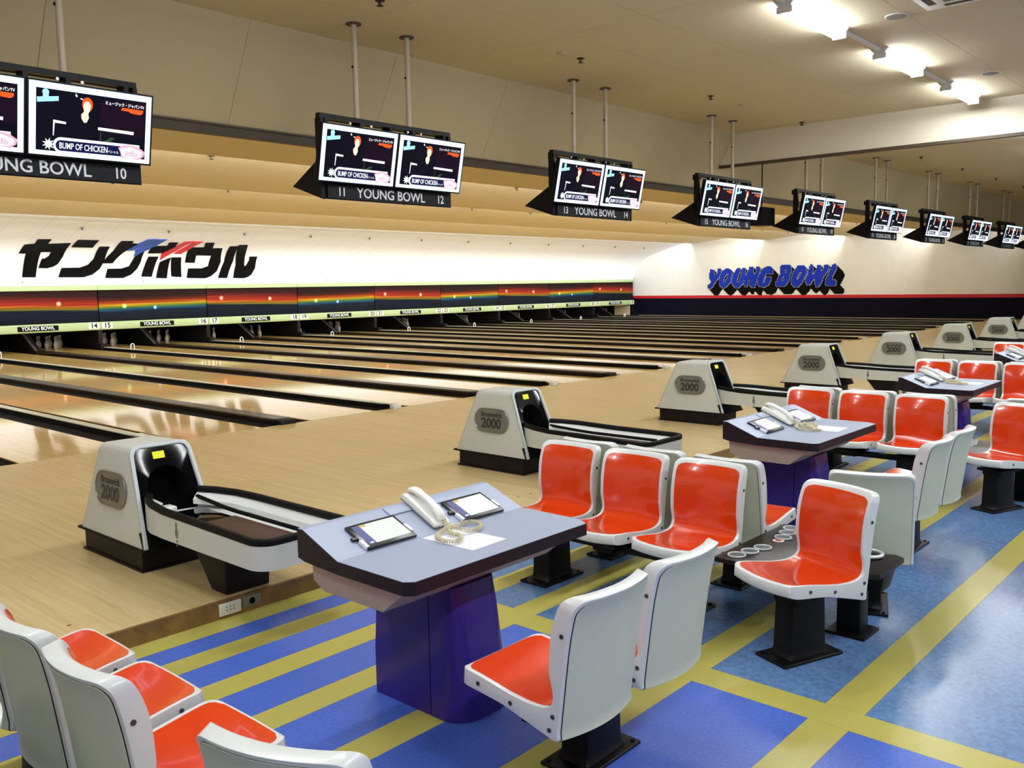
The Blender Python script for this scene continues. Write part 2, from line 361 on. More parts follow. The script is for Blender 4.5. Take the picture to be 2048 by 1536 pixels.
# ---- pit behind the masking units
pw = MB().box(X0, XW, 19.4, 19.5, -0.3, 2.2).build('wall_pit', 'void_black'); tag(pw, kind='structure')
for k in range(-1, 10):
    xc = k*P
    kb = MB(); kb.prism([(17.12, 0.0), (18.35, 0.62), (19.35, 0.62), (19.35, -0.1), (17.12, -0.1)], 'x', xc-0.10, xc+0.10)
    tag(kb.build('kickback_wall', 'kick_dark'), 'dark sloping ball lift housing between lanes %s and %s' % (word(11+2*k), word(12+2*k)), 'partition', 'ball lift housings')
    a = MB().prism([(17.125, 0.012), (17.115, 0.018), (18.34, 0.632), (18.345, 0.624)], 'x', xc-0.085, xc-0.02); a.build('wear_strip', 'rail_brown', bpy.data.objects[[o.name for o in COL.objects if o.name.startswith('kickback_wall')][-1]])
    xb = xc+P/2
    q = MB().box(xb-0.06, xb+0.06, 17.14, 19.35, -0.1, 0.55)
    o = q.build('division_wall', 'kick_dark'); tag(o, 'dark pit side wall between the pins of lanes %s and %s' % (word(12+2*k), word(13+2*k)) if k < 9 else 'dark pit side wall at the outer edge of lane thirty', 'partition', 'pit side walls')
    o2 = MB().box(xb-0.13, xb+0.05, 16.85, 17.139, -0.1, 0.16).build('buffer_block', 'black_rubber', o)
# ---- strip of floor beside the last lane
tag(MB().box(32.78, XW, YFOUL+0.004, 19.39, -0.113, 0.0).build('floor_side', 'approach_wood'), 'narrow wooden floor strip beside the last lane', kind='structure')
tag(MB().box(32.55, 32.60, 17.25, 18.2, -0.09, 0.54).build('trim_23', 'pole_paint'), 'pale side board by the pins of the last lane', kind='structure')
# ---- end wall
wr = MB().box(XW, XW+0.2, -13.0, 19.5, ZF-0.12, 4.3).build('wall_right', 'wall_paint'); tag(wr, 'white end wall above the red stripe', kind='structure')
t2 = MB().box(XW-0.02, XW, -13.0, 17.7, ZF, 0.86).build('trim_2', 'wall_navy'); tag(t2, 'navy lower band of the end wall', kind='structure')
t3 = MB().box(XW-0.03, XW, -13.0, 17.7, 0.86, 1.00).build('trim_3', 'stripe_red'); tag(t3, 'red stripe along the end wall', kind='structure')
# ---- ceiling
ZC = 4.21
ce = MB().box(X0, XW, -13.0, -1.70, ZC+0.012, ZC+0.12).build('ceiling', 'seam_dark'); tag(ce, 'beige board ceiling over the approach', kind='structure')
pm = MB().box(0.002, 1.818, 0.002, 0.908, 0, 0.012).build('ceiling_board', 'ceiling_paint', ce)
pm.location = (-6.10, -1.70-0.91, ZC)
for i in range(22):
    for j in range(8):
        if i == 0 and j == 0: continue
        o = pm.copy(); COL.objects.link(o); o.location = (-6.10+i*1.82, -1.70-0.91*(j+1), ZC)
fill = MB().box(X0, -6.10, -13, -1.70, ZC, ZC+0.012).box(-6.10, XW, -13, -1.70-0.91*8, ZC, ZC+0.012).build('ceiling_board', 'ceiling_paint', ce)
def panels(name, label, prof, width, mname, xs, th=0.02, gap=0.004, smooth=None):
    """a ceiling strip of cross-section prof (y,z points), cut into panels across x"""
    n = len(prof); nrm = []
    for i in range(n):
        a = Vector(prof[max(i-1, 0)]); b = Vector(prof[min(i+1, n-1)]); t = (b-a).normalized(); nrm.append((-t.y, t.x))
    sgn = 1 if sum(q[1] for q in nrm) > 0 else -1
    back = [(p[0]+sgn*q[0]*th, p[1]+sgn*q[1]*th) for p, q in zip(prof, nrm)]
    bk2 = [(p[0]+sgn*q[0]*(th+0.03), p[1]+sgn*q[1]*(th+0.03)) for p, q in zip(prof, nrm)]
    vs = [(x, *p) for x in xs_range(xs) for p in back+bk2]
    m = MB(); 
    fs = []
    for i in range(n-1):
        fs += [(i, i+1, 2*n+i+1, 2*n+i), (n+i, n+i+1, 3*n+i+1, 3*n+i)]
    fs += [(0, n, 3*n, 2*n), (n-1, 2*n-1, 4*n-1, 3*n-1)]
    m.add(vs, fs); r = m.build(name, 'seam_dark'); tag(r, label, kind='structure')
    pm = MB(); vs = [(x, *p) for x in (gap/2, width-gap/2) for p in prof+back]; fs = []
    for i in range(n-1): fs += [(i, i+1, 2*n+i+1, 2*n+i), (n+i, n+i+1, 3*n+i+1, 3*n+i), (i, i+1, n+i+1, n+i), (2*n+i, 2*n+i+1, 3*n+i+1, 3*n+i)]
    fs += [(0, n, 3*n, 2*n), (n-1, 2*n-1, 4*n-1, 3*n-1)]
    pm.add(vs, fs); o = pm.build('panel', mname, r, smooth=smooth); x = xs[0]; first = True
    while x < xs[1]-0.05:
        if not first: o = o.copy(); COL.objects.link(o)
        o.location = (x, 0, 0); first = False; x += width
    return r
def xs_range(xs): return xs
nb = 1.82
def fit(a, w): return (a, a + math.floor((XW-a)/w)*w)
xa = XW - nb*24
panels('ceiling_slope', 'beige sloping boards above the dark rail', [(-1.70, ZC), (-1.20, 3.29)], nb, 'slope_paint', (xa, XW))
prev = (-1.14, 3.75)
for i, yb in enumerate(BAFFLE_EDGE):
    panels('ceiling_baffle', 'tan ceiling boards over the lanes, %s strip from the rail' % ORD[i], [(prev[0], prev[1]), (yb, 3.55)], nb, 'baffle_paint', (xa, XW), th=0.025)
    tag(MB().box(xa, XW, yb, yb+0.03, 3.55, 3.62).build('trim_%d' % (10+i), 'baffle_paint'), 'lip of a drop edge in the lane ceiling', kind='structure')
    prev = (yb+0.04, 3.98)
PROF = [(13.95,3.74),(14.82,3.52),(15.4,3.37),(15.94,3.2),(16.4,3.05),(16.8,2.86),(17.08,2.65),(17.28,2.42),(17.44,2.18),(17.54,1.98),(17.58,1.82)]
def smooth_prof(pts, m=3):
    out = []
    for i in range(len(pts)-1):
        p0 = pts[max(i-1, 0)]; p1 = pts[i]; p2 = pts[i+1]; p3 = pts[min(i+2, len(pts)-1)]
        for j in range(m):
            t = j/m
            out.append(tuple(0.5*((2*p1[c])+(-p0[c]+p2[c])*t+(2*p0[c]-5*p1[c]+4*p2[c]-p3[c])*t*t+(-p0[c]+3*p1[c]-3*p2[c]+p3[c])*t**3) for c in (0, 1)))
    return out+[pts[-1]]
panels('ceiling_cove', 'white curved cove above the masking panels', smooth_prof(PROF, 2), 0.91, 'cove_paint', (XW-0.91*38, XW), th=0.02, gap=0.007, smooth=60)
for nm, (y0, y1, z0, z1), mm in (('trim_20', (-1.20, -1.14, 3.19, 3.30), 'rail_brown'),):
    t = MB().box(xa, XW, y0, y1, z0, z1); t.box(xa, XW, y0-0.02, y0, z1-0.02, z1); t.box(xa, XW, y0-0.02, y0, z0, z0+0.015)
    tag(t.build(nm, mm), 'dark brown rail along the foot of the sloping boards', kind='structure')
# hanging smoke screen wall across the approach ceiling
XB = 8.1
bk = MB().prism([(-13.0, ZC), (-1.70, ZC), (-1.42, 3.69), (-13.0, 3.69)], 'x', XB, XB+0.06).build('wall_bulkhead', 'bulk_paint'); tag(bk, 'pale hanging bulkhead across the approach ceiling', kind='structure')
t = MB().box(XB-0.02, XB+0.08, -13.0, -1.41, 3.645, 3.69).build('trim_21', 'rail_brown'); tag(t, 'dark trim under the hanging bulkhead', kind='structure')
# ---- white ledge over the masking units
lg = MB().box(XW-0.91*38, 32.775, 17.18, 17.62, 1.86, 1.995).build('trim_22', 'cove_paint'); tag(lg, 'white ledge above the masking panels', kind='structure')
for i in range(9):
    MB().cyl((3.16+i*3.42, 17.181, 1.96), 0.022, -0.012, 'y', 10).build('ledge_screw', 'grille_grey', lg)
# ---- katakana lettering on the cove (x along the row, s along the curve)
SP = smooth_prof(PROF, 2); SL = [0.0]
for a, b in zip(PROF, PROF[1:]): SL.append(SL[-1]+math.hypot(b[0]-a[0], b[1]-a[1]))
def cove_pt(s, off):
    for i in range(len(PROF)-1):
        if s <= SL[i+1] or i == len(PROF)-2:
            t = (s-SL[i])/(SL[i+1]-SL[i]); p0 = PROF[max(i-1, 0)]; p1 = PROF[i]; p2 = PROF[i+1]; p3 = PROF[min(i+2, len(PROF)-1)]
            q = [0.5*((2*p1[c])+(-p0[c]+p2[c])*t+(2*p0[c]-5*p1[c]+4*p2[c]-p3[c])*t*t+(-p0[c]+3*p1[c]-3*p2[c]+p3[c])*t**3) for c in (0, 1)]
            dy, dz = p2[0]-p1[0], p2[1]-p1[1]; L = math.hypot(dy, dz)
            return q[0]+off*dz/L, q[1]-off*dy/L     # off > 0: out of the cove, towards the room
KATA = {'ya':[[(3.08,2.75),(3.32,2.689),(3.3,2.394),(3.64,2.369),(3.64,2.681),(4.23,2.601),(4.22,3.303),(4.15,3.559),(4.03,3.664),(3.88,3.714),(3.66,3.705),(3.69,3.396),(3.78,3.374),(3.85,3.277),(3.87,3.084),(3.59,3.091),(3.62,4.004),(3.27,4.002),(3.23,3.164),(3.05,3.168)]],'n':[[(4.35,2.361),(4.91,2.354),(4.91,2.814),(4.33,2.813)],[(5.09,2.779),(5.37,2.767),(5.43,3.427),(5.36,3.723),(5.18,3.926),(4.94,4.01),(4.24,4.007),(4.28,3.712),(4.79,3.7),(5.0,3.596),(5.11,3.377)]],'gu':[[(5.56,2.365),(5.9,2.353),(5.93,2.53),(6.11,2.543),(5.93,2.953),(5.86,3.086),(5.69,3.524),(5.4,3.526),(5.57,3.006)],[(6.49,2.995),(6.53,3.471),(6.48,3.72),(6.34,3.928),(6.11,4.04),(5.58,4.037),(5.59,3.738),(6.01,3.726),(6.22,3.643),(6.27,3.417),(6.29,3.269)]],'blue':[[(6.27,2.159),(6.51,2.117),(6.38,2.567),(6.11,2.946),(5.92,2.953),(6.1,2.626)],[(6.57,2.148),(6.82,2.13),(6.7,2.672),(6.5,2.959),(6.26,3.248),(6.24,3.036),(6.18,2.943),(6.43,2.582)]],'ho':[[(6.61,2.676),(7.06,2.637),(7.01,2.385),(7.28,2.366),(7.32,2.672),(7.13,3.055),(6.64,3.081)],[(6.72,3.253),(7.02,3.247),(7.0,4.005),(6.67,3.994)],[(7.14,3.476),(7.43,3.289),(7.45,3.577),(7.5,4.057),(7.15,4.045)],[(7.45,3.275),(7.77,3.269),(7.98,4.019),(7.64,3.997)]],'red':[[(7.46,2.279),(7.71,2.212),(7.46,2.942),(7.12,3.39),(7.07,3.07),(7.29,2.758)],[(7.75,2.246),(8.02,2.215),(7.87,2.782),(7.69,3.077),(7.47,3.082),(7.71,2.55)]],'u':[[(8.29,2.687),(8.16,2.332),(8.45,2.312),(8.59,2.733),(8.93,2.719),(9.18,3.443),(9.16,3.795),(9.0,3.987),(8.81,4.065),(8.17,4.051),(8.14,3.714),(8.6,3.713),(8.8,3.628),(8.75,3.14),(8.22,3.137),(8.29,3.482),(7.97,3.473),(7.82,2.784),(7.88,2.705)]],'ru':[[(9.12,2.582),(9.41,2.55),(9.61,3.377),(9.59,4.059),(9.27,4.057),(9.31,3.441)],[(9.37,2.447),(9.68,2.428),(9.87,2.904),(10.1,3.62),(10.17,3.589),(10.2,3.37),(10.14,3.186),(10.42,3.181),(10.53,3.678),(10.47,3.938),(10.35,4.03),(10.2,4.073),(9.82,4.06),(9.77,3.56)]]}
YB = {'Y':[[(12.907,2.273),(12.692,2.268),(12.69,2.04),(12.605,2.019),(12.499,2.112),(12.501,2.282),(12.352,2.279),(12.35,2.014),(12.454,1.827),(12.686,1.565),(12.791,1.414),(12.877,1.33),(12.984,1.32),(13.072,1.417),(13.072,1.512),(12.922,1.568),(12.858,1.681),(12.945,1.797),(12.948,2.064)]],'O':[[(12.1,2.291),(11.828,2.266),(11.744,2.152),(11.741,1.89),(11.82,1.61),(12.027,1.405),(12.195,1.332),(12.365,1.447),(12.43,1.599),(12.411,1.826),(12.287,2.126)],[(12.013,2.026),(11.942,2.006),(12.023,1.782),(12.155,1.603),(12.215,1.627),(12.137,1.859)]],'U':[[(11.456,2.302),(11.292,2.29),(11.29,2.142),(11.37,1.995),(11.45,1.773),(11.468,1.624),(11.386,1.622),(11.287,1.882),(11.188,2.14),(11.19,2.306),(11.007,2.302),(11.003,2.025),(11.061,1.766),(11.16,1.545),(11.362,1.361),(11.568,1.363),(11.715,1.515),(11.739,1.74),(11.659,2.038)]],'N':[[(10.825,2.323),(10.604,2.318),(10.6,2.016),(10.539,1.978),(10.481,2.124),(10.484,2.326),(10.305,2.321),(10.264,2.192),(10.378,1.865),(10.474,1.61),(10.55,1.371),(10.751,1.373),(10.794,1.503),(10.796,1.707),(10.877,1.689),(10.934,1.375),(11.055,1.376),(11.119,1.544),(11.042,1.877),(10.903,2.133)]],'G':[[(9.911,2.347),(9.716,2.342),(9.636,2.232),(9.652,1.997),(9.886,2.002),(9.964,1.967),(10.06,1.786),(10.136,1.605),(10.076,1.586),(9.981,1.821),(9.708,1.871),(9.744,1.672),(9.819,1.491),(10.033,1.366),(10.271,1.387),(10.413,1.535),(10.416,1.756),(10.281,2.01),(10.165,2.226)]],'B':[[(9.214,2.376),(8.796,2.372),(8.737,2.264),(8.734,2.085),(8.806,1.908),(8.821,1.694),(8.95,1.48),(9.063,1.402),(9.429,1.414),(9.507,1.487),(9.509,1.596),(9.413,1.649),(9.359,1.847),(9.284,1.953),(9.29,2.295)],[(9.028,2.181),(8.944,2.179),(8.941,2.036),(9.036,2.038)],[(9.155,1.825),(9.078,1.824),(9.076,1.68),(9.164,1.681)]],'O2':[[(8.438,2.327),(8.103,2.318),(7.99,2.21),(7.986,1.998),(8.091,1.753),(8.235,1.507),(8.4,1.356),(8.588,1.358),(8.723,1.513),(8.735,1.764),(8.657,2.012)],[(8.301,2.04),(8.235,2.039),(8.28,1.898),(8.426,1.705),(8.471,1.724),(8.392,1.9)]],'W':[[(7.81,2.398),(7.681,2.342),(7.676,2.097),(7.727,1.94),(7.654,1.938),(7.549,2.129),(7.518,2.338),(7.355,2.341),(7.348,2.054),(7.259,2.07),(7.19,2.225),(7.175,2.346),(6.978,2.341),(6.974,2.15),(7.077,1.979),(7.216,1.773),(7.335,1.46),(7.423,1.346),(7.551,1.375),(7.631,1.71),(7.72,1.606),(7.827,1.431),(7.974,1.433),(8.032,1.575),(8.036,1.752),(7.93,1.962),(7.897,2.172)]],'L':[[(6.801,2.36),(6.678,2.367),(6.605,2.262),(6.636,2.108),(6.755,1.903),(6.821,1.697),(6.625,1.624),(6.604,1.486),(6.707,1.376),(6.956,1.379),(7.093,1.422),(7.106,1.666),(7.003,1.873),(6.869,2.217)]]}

def cove_letters(polys, name, mname, parent):
    mb = MB()
    for poly in polys:
        bm = bmesh.new(); f = bm.faces.new([bm.verts.new((p[0], p[1], 0)) for p in poly]); f.normal_update(); bmesh.ops.triangulate(bm, faces=bm.faces[:])
        ss = [p[1] for p in poly]; s = math.floor(min(ss)/0.09)*0.09
        while s < max(ss):
            s += 0.09
            bmesh.ops.bisect_plane(bm, geom=bm.verts[:]+bm.edges[:]+bm.faces[:], plane_co=(0, s, 0), plane_no=(0, 1, 0))
        bm.verts.index_update()
        A = [(v.co.x, *cove_pt(v.co.y, 0.024)) for v in bm.verts]; B = [(v.co.x, *cove_pt(v.co.y, 0.002)) for v in bm.verts]; n = len(A)
        fs = [tuple(v.index for v in fc.verts) for fc in bm.faces] + [tuple(n+v.index for v in fc.verts)[::-1] for fc in bm.faces]
        fs += [(e.verts[0].index, e.verts[1].index, n+e.verts[1].index, n+e.verts[0].index) for e in bm.edges if e.is_boundary]
        mb.add(A+B, fs); bm.free()
    return mb.build(name, mname, parent)
ks = empty('katakana_sign', (0, 0, 0)); tag(ks, 'big black katakana lettering with blue and red slashes on the white cove', 'sign')
for nm, mm in (('ya', 'kata_black'), ('n', 'kata_black'), ('gu', 'kata_black'), ('blue', 'kata_blue'), ('ho', 'kata_black'), ('red', 'kata_red'), ('u', 'kata_black'), ('ru', 'kata_black')):
    cove_letters(KATA[nm], 'slash' if nm in ('blue', 'red') else 'letter', mm, ks)
# ---- pixel lettering on the end wall
def inside(pt, poly):
    x, y = pt; r = False; j = len(poly)-1
    for i in range(len(poly)):
        if (poly[i][1] > y) != (poly[j][1] > y) and x < (poly[j][0]-poly[i][0])*(y-poly[i][1])/(poly[j][1]-poly[i][1])+poly[i][0]: r = not r
        j = i
    return r
yb = empty('wall_lettering_sign', (0, 0, 0)); tag(yb, 'blue pixel lettering with black block shadow on the end wall', 'sign')
CELL = 0.045
allc = set(); sh = set()
for nm, polys in YB.items():
    cells = set(); ys = [p[0] for p in polys[0]]; zs = [p[1] for p in polys[0]]
    for i in range(math.floor(min(ys)/CELL), math.ceil(max(ys)/CELL)):
        for j in range(math.floor(min(zs)/CELL), math.ceil(max(zs)/CELL)):
            c = ((i+0.5)*CELL, (j+0.5)*CELL)
            if inside(c, polys[0]) and not any(inside(c, h) for h in polys[1:]): cells.add((i, j))
    allc |= cells
    m = MB()
    for (i, j) in cells: m.box(XW-0.022, XW-0.002, i*CELL, (i+1)*CELL, j*CELL, (j+1)*CELL)
    m.build('letter', 'logo_blue', yb)
    o = MB()
    for (i, j) in cells:
        if not {(i+1, j), (i-1, j), (i, j+1), (i, j-1)} <= cells: o.box(XW-0.018, XW-0.002, i*CELL-0.012, (i+1)*CELL+0.012, j*CELL-0.012, (j+1)*CELL+0.012)
    o.build('letter_outline', 'plate_white', yb)
for (i, j) in allc:
    for k in range(1, 9): sh.add((i-k, j-k))
m = MB()
rows = {}
for (i, j) in sh: rows.setdefault(j, []).append(i)
for j, il in rows.items():
    il.sort(); s = p = il[0]
    for i in il[1:]+[10**6]:
        if i != p+1:
            m.box(XW-0.010, XW-0.001, s*CELL, (p+1)*CELL, max(j*CELL, 1.0), max((j+1)*CELL, 1.001)); s = i
        p = i
m.build('block_shadow', 'ink_black', yb)
# ================================================================ masking units over the pins
YM = 17.16
for k in range(0, 10):
    a, b = 11+2*k, 12+2*k
    kind = 'A' if k % 2 else 'B'
    r = empty('masking_unit', (k*P, 0, 0))
    tag(r, 'masking panel for lanes %s and %s printed with %s light streaks' % (word(a), word(b), 'red and orange' if kind == 'A' else 'yellow, green and blue'), 'panel', 'masking panels above the pins')
    h = P/2-0.004
    if k == 9: hr = 32.75-k*P
    else: hr = h
    MB().box(-h+0.012, hr-0.012, YM, YM+0.06, 0.785, 1.72).build('printed_panel', 'print_warm' if kind == 'A' else 'print_cool', r)
    MB().prism([(YM-0.05, 1.715), (YM+0.06, 1.715), (YM+0.06, 1.858), (YM-0.0, 1.858), (YM-0.05, 1.83)], 'x', -h, hr).build('top_rail', 'mask_green', r, bevel=0.012)
    MB().prism([(YM+0.05, 0.555), (YM+0.05, 0.79), (YM-0.05, 0.79), (YM-0.075, 0.76), (YM-0.075, 0.60), (YM-0.045, 0.555)], 'x', -h, hr).build('bottom_rail', 'mask_green', r, bevel=0.012)
    yf = YM-0.0755
    sgn = MB().box(-0.54, 0.54, yf-0.006, yf, 0.605, 0.745).build('name_plate', 'ink_black', r)
    t = MB(); put_text(t, 'YOUNG BOWL', 0.138, FACE((0, yf-0.0065, 0.677)), 'sign_white', offset=0.003, squeeze=0.92); t.build('lettering', None, sgn)
    for num, xx in ((a, -h+0.19), (b, hr-0.19)):
        q = MB().box(xx-0.15, xx+0.15, yf-0.005, yf, 0.595, 0.765).build('number_plate', 'plate_white', r)
        t = MB(); put_text(t, str(num), 0.20, FACE((xx, yf-0.0055, 0.68)), 'ink_black', offset=0.006); t.build('lettering', None, q)
    # printed star bursts
    st = [(-1.20, 1.40, 'star_red', 0.11), (0.62, 1.345, 'star_orange', 0.095)] if kind == 'A' else [(-0.95, 1.235, 'star_green', 0.095), (0.0, 1.175, 'star_blue', 0.085)]
    for (x, z, mm, rr) in st:
        s = MB().cyl((x, YM-0.001, z), rr*0.72, 0.002, 'y', 24).build('star', mm, r)
        MB().cyl((x, YM-0.002, z), rr*0.36, 0.002, 'y', 16).build('star_core', 'star_white', s)
# ---- pins
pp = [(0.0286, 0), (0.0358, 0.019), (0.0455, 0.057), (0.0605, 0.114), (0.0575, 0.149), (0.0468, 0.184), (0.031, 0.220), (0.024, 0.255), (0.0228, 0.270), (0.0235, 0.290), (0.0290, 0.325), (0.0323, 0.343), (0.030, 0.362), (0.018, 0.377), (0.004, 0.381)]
pproto = MB().lathe(pp, 14).build('bowling_pin', 'pin_white_dimmed', None, smooth=70)
band = MB()
for z, rr in ((0.245, 0.0262), (0.268, 0.0236)): band.lathe([(rr, z-0.004), (rr, z+0.004)], 14)
bproto = band.build('stripe', 'pin_red', pproto)
first = True
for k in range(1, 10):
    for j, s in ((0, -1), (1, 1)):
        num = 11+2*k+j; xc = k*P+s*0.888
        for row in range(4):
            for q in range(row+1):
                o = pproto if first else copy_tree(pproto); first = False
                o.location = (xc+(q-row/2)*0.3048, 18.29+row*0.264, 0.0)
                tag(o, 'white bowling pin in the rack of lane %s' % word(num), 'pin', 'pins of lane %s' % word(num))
# ================================================================ hanging score screens
def poly_circle(cx, cy, rx, ry, n=20): return [(cx+rx*math.cos(2*math.pi*i/n), cy+ry*math.sin(2*math.pi*i/n)) for i in range(n)]
SW, SH = 0.895, 0.508           # lit screen
def screen_graphics():
    g = MB()
    def at(fx, fy): return (-SW/2+fx*SW, SH/2-fy*SH)
    lay = [0]
    def shape(pts, mm, lift=None):
        if lift is None: lift = 0.0008
        polymesh(g, [at(*p) for p in pts], frame((0, -lift, 0), (1, 0, 0), (0, 0, 1)) @ Matrix.Identity(4), 0.0003, mm)
    def ell(cx, cy, rx, ry): return [(cx+rx*math.cos(2*math.pi*i/20), cy+ry*math.sin(2*math.pi*i/20)) for i in range(20)]
    shape([(0.56, 0.14), (0.94, 0.10), (0.945, 0.62), (0.56, 0.60)], 's_maroon', 0.0011)
    shape(ell(0.125, 0.135, 0.026, 0.045), 's_cyan', 0.0014)
    shape([(0.105, 0.16), (0.147, 0.16), (0.15, 0.205), (0.10, 0.215)], 's_cyan', 0.0014)
    shape([(0.058, 0.215), (0.225, 0.17), (0.225, 0.235), (0.06, 0.285)], 's_cyan', 0.0017)
    shape(ell(0.455, 0.235, 0.044, 0.10), 's_orange', 0.0014)                              # hair
    shape([(0.42, 0.26), (0.432, 0.20), (0.462, 0.19), (0.482, 0.24), (0.478, 0.31), (0.462, 0.36), (0.468, 0.42), (0.45, 0.49), (0.428, 0.495), (0.408, 0.44), (0.405, 0.38), (0.428, 0.34)], 's_skin', 0.0017)
    shape([(0.36, 0.10), (0.375, 0.13), (0.37, 0.15), (0.355, 0.135)], 's_white'); shape([(0.395, 0.155), (0.42, 0.165), (0.418, 0.18), (0.397, 0.17)], 's_white')
    shape([(0.185, 0.50), (0.285, 0.515), (0.285, 0.545), (0.197, 0.54), (0.190, 0.72), (0.183, 0.72)], 's_white')
    shape([(0.545, 0.535), (0.85, 0.545), (0.85, 0.59), (0.545, 0.575)], 's_white', 0.0014)
    shape([(0.565, 0.60), (0.573, 0.60), (0.57, 0.74), (0.562, 0.74)], 's_green', 0.0014); shape([(0.57, 0.75), (0.66, 0.66), (0.69, 0.67), (0.64, 0.74)], 's_green', 0.0014)
    shape([(0.745, 0.21), (0.93, 0.215), (0.925, 0.26), (0.90, 0.285), (0.82, 0.275), (0.80, 0.255), (0.735, 0.25)], 's_orange', 0.0014)
    # banner: white pill outline with navy field
    def pill(x0, x1, y0, y1):
        ry = (y1-y0)/2; rx = ry*SH/SW; cy = (y0+y1)/2
        L = [(x0+rx-rx*math.sin(math.pi*i/10), cy-ry*math.cos(math.pi*i/10)) for i in range(11)]
        return L + [(x1, y1), (x1, y0)]
    shape(pill(0.185, 0.905, 0.735, 0.955), 's_white', 0.0018)
    shape(pill(0.205, 0.905, 0.775, 0.925), 's_navy', 0.0022)
    shape([(0.15+(0.052 if i % 2 == 0 else 0.024)*math.cos(math.pi*i/9), 0.845+(0.088 if i % 2 == 0 else 0.042)*math.sin(math.pi*i/9)) for i in range(18)], 's_white', 0.0018)
    shape([(0.72, 0.80), (0.76, 0.76), (0.83, 0.745), (0.90, 0.77), (0.955, 0.83), (0.945, 0.90), (0.90, 0.955), (0.83, 0.935), (0.75, 0.95), (0.74, 0.87)], 's_pink', 0.0026)
    shape([(0.735, 0.81), (0.83, 0.77), (0.93, 0.83), (0.925, 0.89), (0.89, 0.93), (0.76, 0.93)], 's_white', 0.003)
    fr = lambda fx, fy, l: FACE((at(fx, fy)[0], -l, at(fx, fy)[1]))
    put_text(g, 'info', 0.062, fr(0.835, 0.875, 0.0034), 's_pink', offset=0.002)
    put_text(g, 'BUMP OF CHICKEN', 0.062, fr(0.232, 0.855, 0.0026), 's_white', offset=0.0008, align='LEFT', squeeze=0.66)
    put_text(g, 'スペシャル', 0.026, fr(0.605, 0.875, 0.0026), 's_white', align='LEFT', squeeze=0.82)
    put_text(g, 'ミュージック・ジャパンTV', 0.030, fr(0.935, 0.175, 0.0018), 's_white', offset=0.0006, align='RIGHT', squeeze=0.82)
    return g
gproto = screen_graphics()
def rot_tilt(mb, zc, yc, ang):
    return mb
TILT = math.radians(12)
def make_tv():
    r = empty('score_screen', (0, 0, 0))
    for i, xc in enumerate((-0.758, 0.172)):
        T = Matrix.Translation((xc, -2.478, 2.918)) @ Matrix.Rotation(TILT, 4, 'X')      # screen plane, top leaning to the bowlers
        b = MB().box(-0.463, 0.463, 0.0, 0.055, -0.268, 0.268).xform(T)
        mo = b.build('monitor', 'black_metal', r, bevel=0.005)
        MB().box(-SW/2, SW/2, -0.0004, 0.001, -SH/2, SH/2).xform(T).build('screen', 's_border', mo)
        MB().box(-SW/2+0.052*SW, SW/2-0.045*SW, -0.0008, -0.0005, -SH/2+0.06*SH, SH/2-0.085*SH).xform(T).build('picture', 's_dark', mo)
        g = MB(); g.v = list(gproto.v); g.f = list(gproto.f); g.m = list(gproto.m); g.mats = list(gproto.mats); g.xform(T).build('screen_graphics', None, mo)
    fb = MB(); yk = -2.33
    fb.box(-1.10, 0.60, yk, yk+0.06, 3.262, 3.305).box(-1.04, 0.54, yk+0.09, yk+0.13, 3.262, 3.29)
    for x in (-1.04, -0.62, -0.24, 0.06, 0.50): fb.box(x, x+0.035, yk, yk+0.13, 3.21, 3.262)
    fb.build('top_frame', 'black_metal', r)
    for x in (-1.10, 0.565): MB().box(x, x+0.035, yk-0.01, yk+0.075, 2.72, 3.261).build('side_post', 'black_metal', r)
    for x in (-0.758, 0.172):                    # arms that carry the monitors in front of the frame
        MB().box(x-0.05, x+0.05, -2.421, yk-0.011, 2.84, 2.94).build('mounting_arm', 'black_metal', r)
    MB().box(-1.06, 0.56, yk-0.011, yk+0.03, 2.85, 2.91).build('cross_bar', 'black_metal', r)
    for x in (-0.61, 0.07):
        pl = MB().tube([(x, -2.27, 3.291), (x, -2.27, ZC-0.012)], 0.027, 12).build('hanging_pole', 'pole_paint', r, smooth=40)
        MB().cyl((x, -2.27, ZC-0.012), 0.075, 0.0115, n=20).build('flange', 'rail_brown', pl)
        MB().cyl((x-0.027, -2.27, 3.80), 0.012, -0.008, 'x', 8).build('pole_bolt', 'ink_black', pl)
    for x in (-0.74, -0.48, 0.0, 0.18): MB().cyl((x, yk-0.002, 3.245), 0.012, 0.02, 'y', 8).build('bolt', 'silver', r)
    w = MB().prism([(-2.321, 2.512), (-2.321, 2.70), (-2.30, 2.86), (-2.24, 2.86), (-1.86, 2.66)], 'x', -1.10, 0.60).build('rear_housing', 'sign_black', r)
    s = MB().box(-1.045, 0.556, -2.345, -2.322, 2.52, 2.65).build('name_board', 'sign_black', r)
    return r, s
tvp, tvs = make_tv()
t = MB(); put_text(t, 'YOUNG BOWL', 0.132, FACE((-0.25, -2.3455, 2.584)), 'sign_white', offset=0.0018, squeeze=0.99); t.build('lettering', None, tvs)
first = True
for k in range(-1, 9):
    o = tvp if first else copy_tree(tvp)
    o.location = (k*P, 0, 0); a, b = 11+2*k, 12+2*k
    tag(o, 'pair of hanging score screens marked %s and %s' % (word(a), word(b)), 'screens', 'score screens hanging over the approach')
    board = [c for c in o.children if c.name.startswith('name_board')][0]
    if first: pass
    for num, x in ((a, -0.88), (b, 0.42)):
        t = MB(); put_text(t, str(num), 0.118, FACE((x, -2.3455, 2.584)), 'sign_white', offset=0.0022, squeeze=0.85); t.build('lane_number', None, board)
    if first:
        first = False; proto_extra = [c for c in board.children if c.name.startswith('lane_number')]
        tvp = copy_tree(o)                      # clean master without numbers
        for c in list(tvp.children):
            if c.name.startswith('name_board'):
                for n in list(c.children):
                    if n.name.startswith('lane_number'): bpy.data.objects.remove(n)
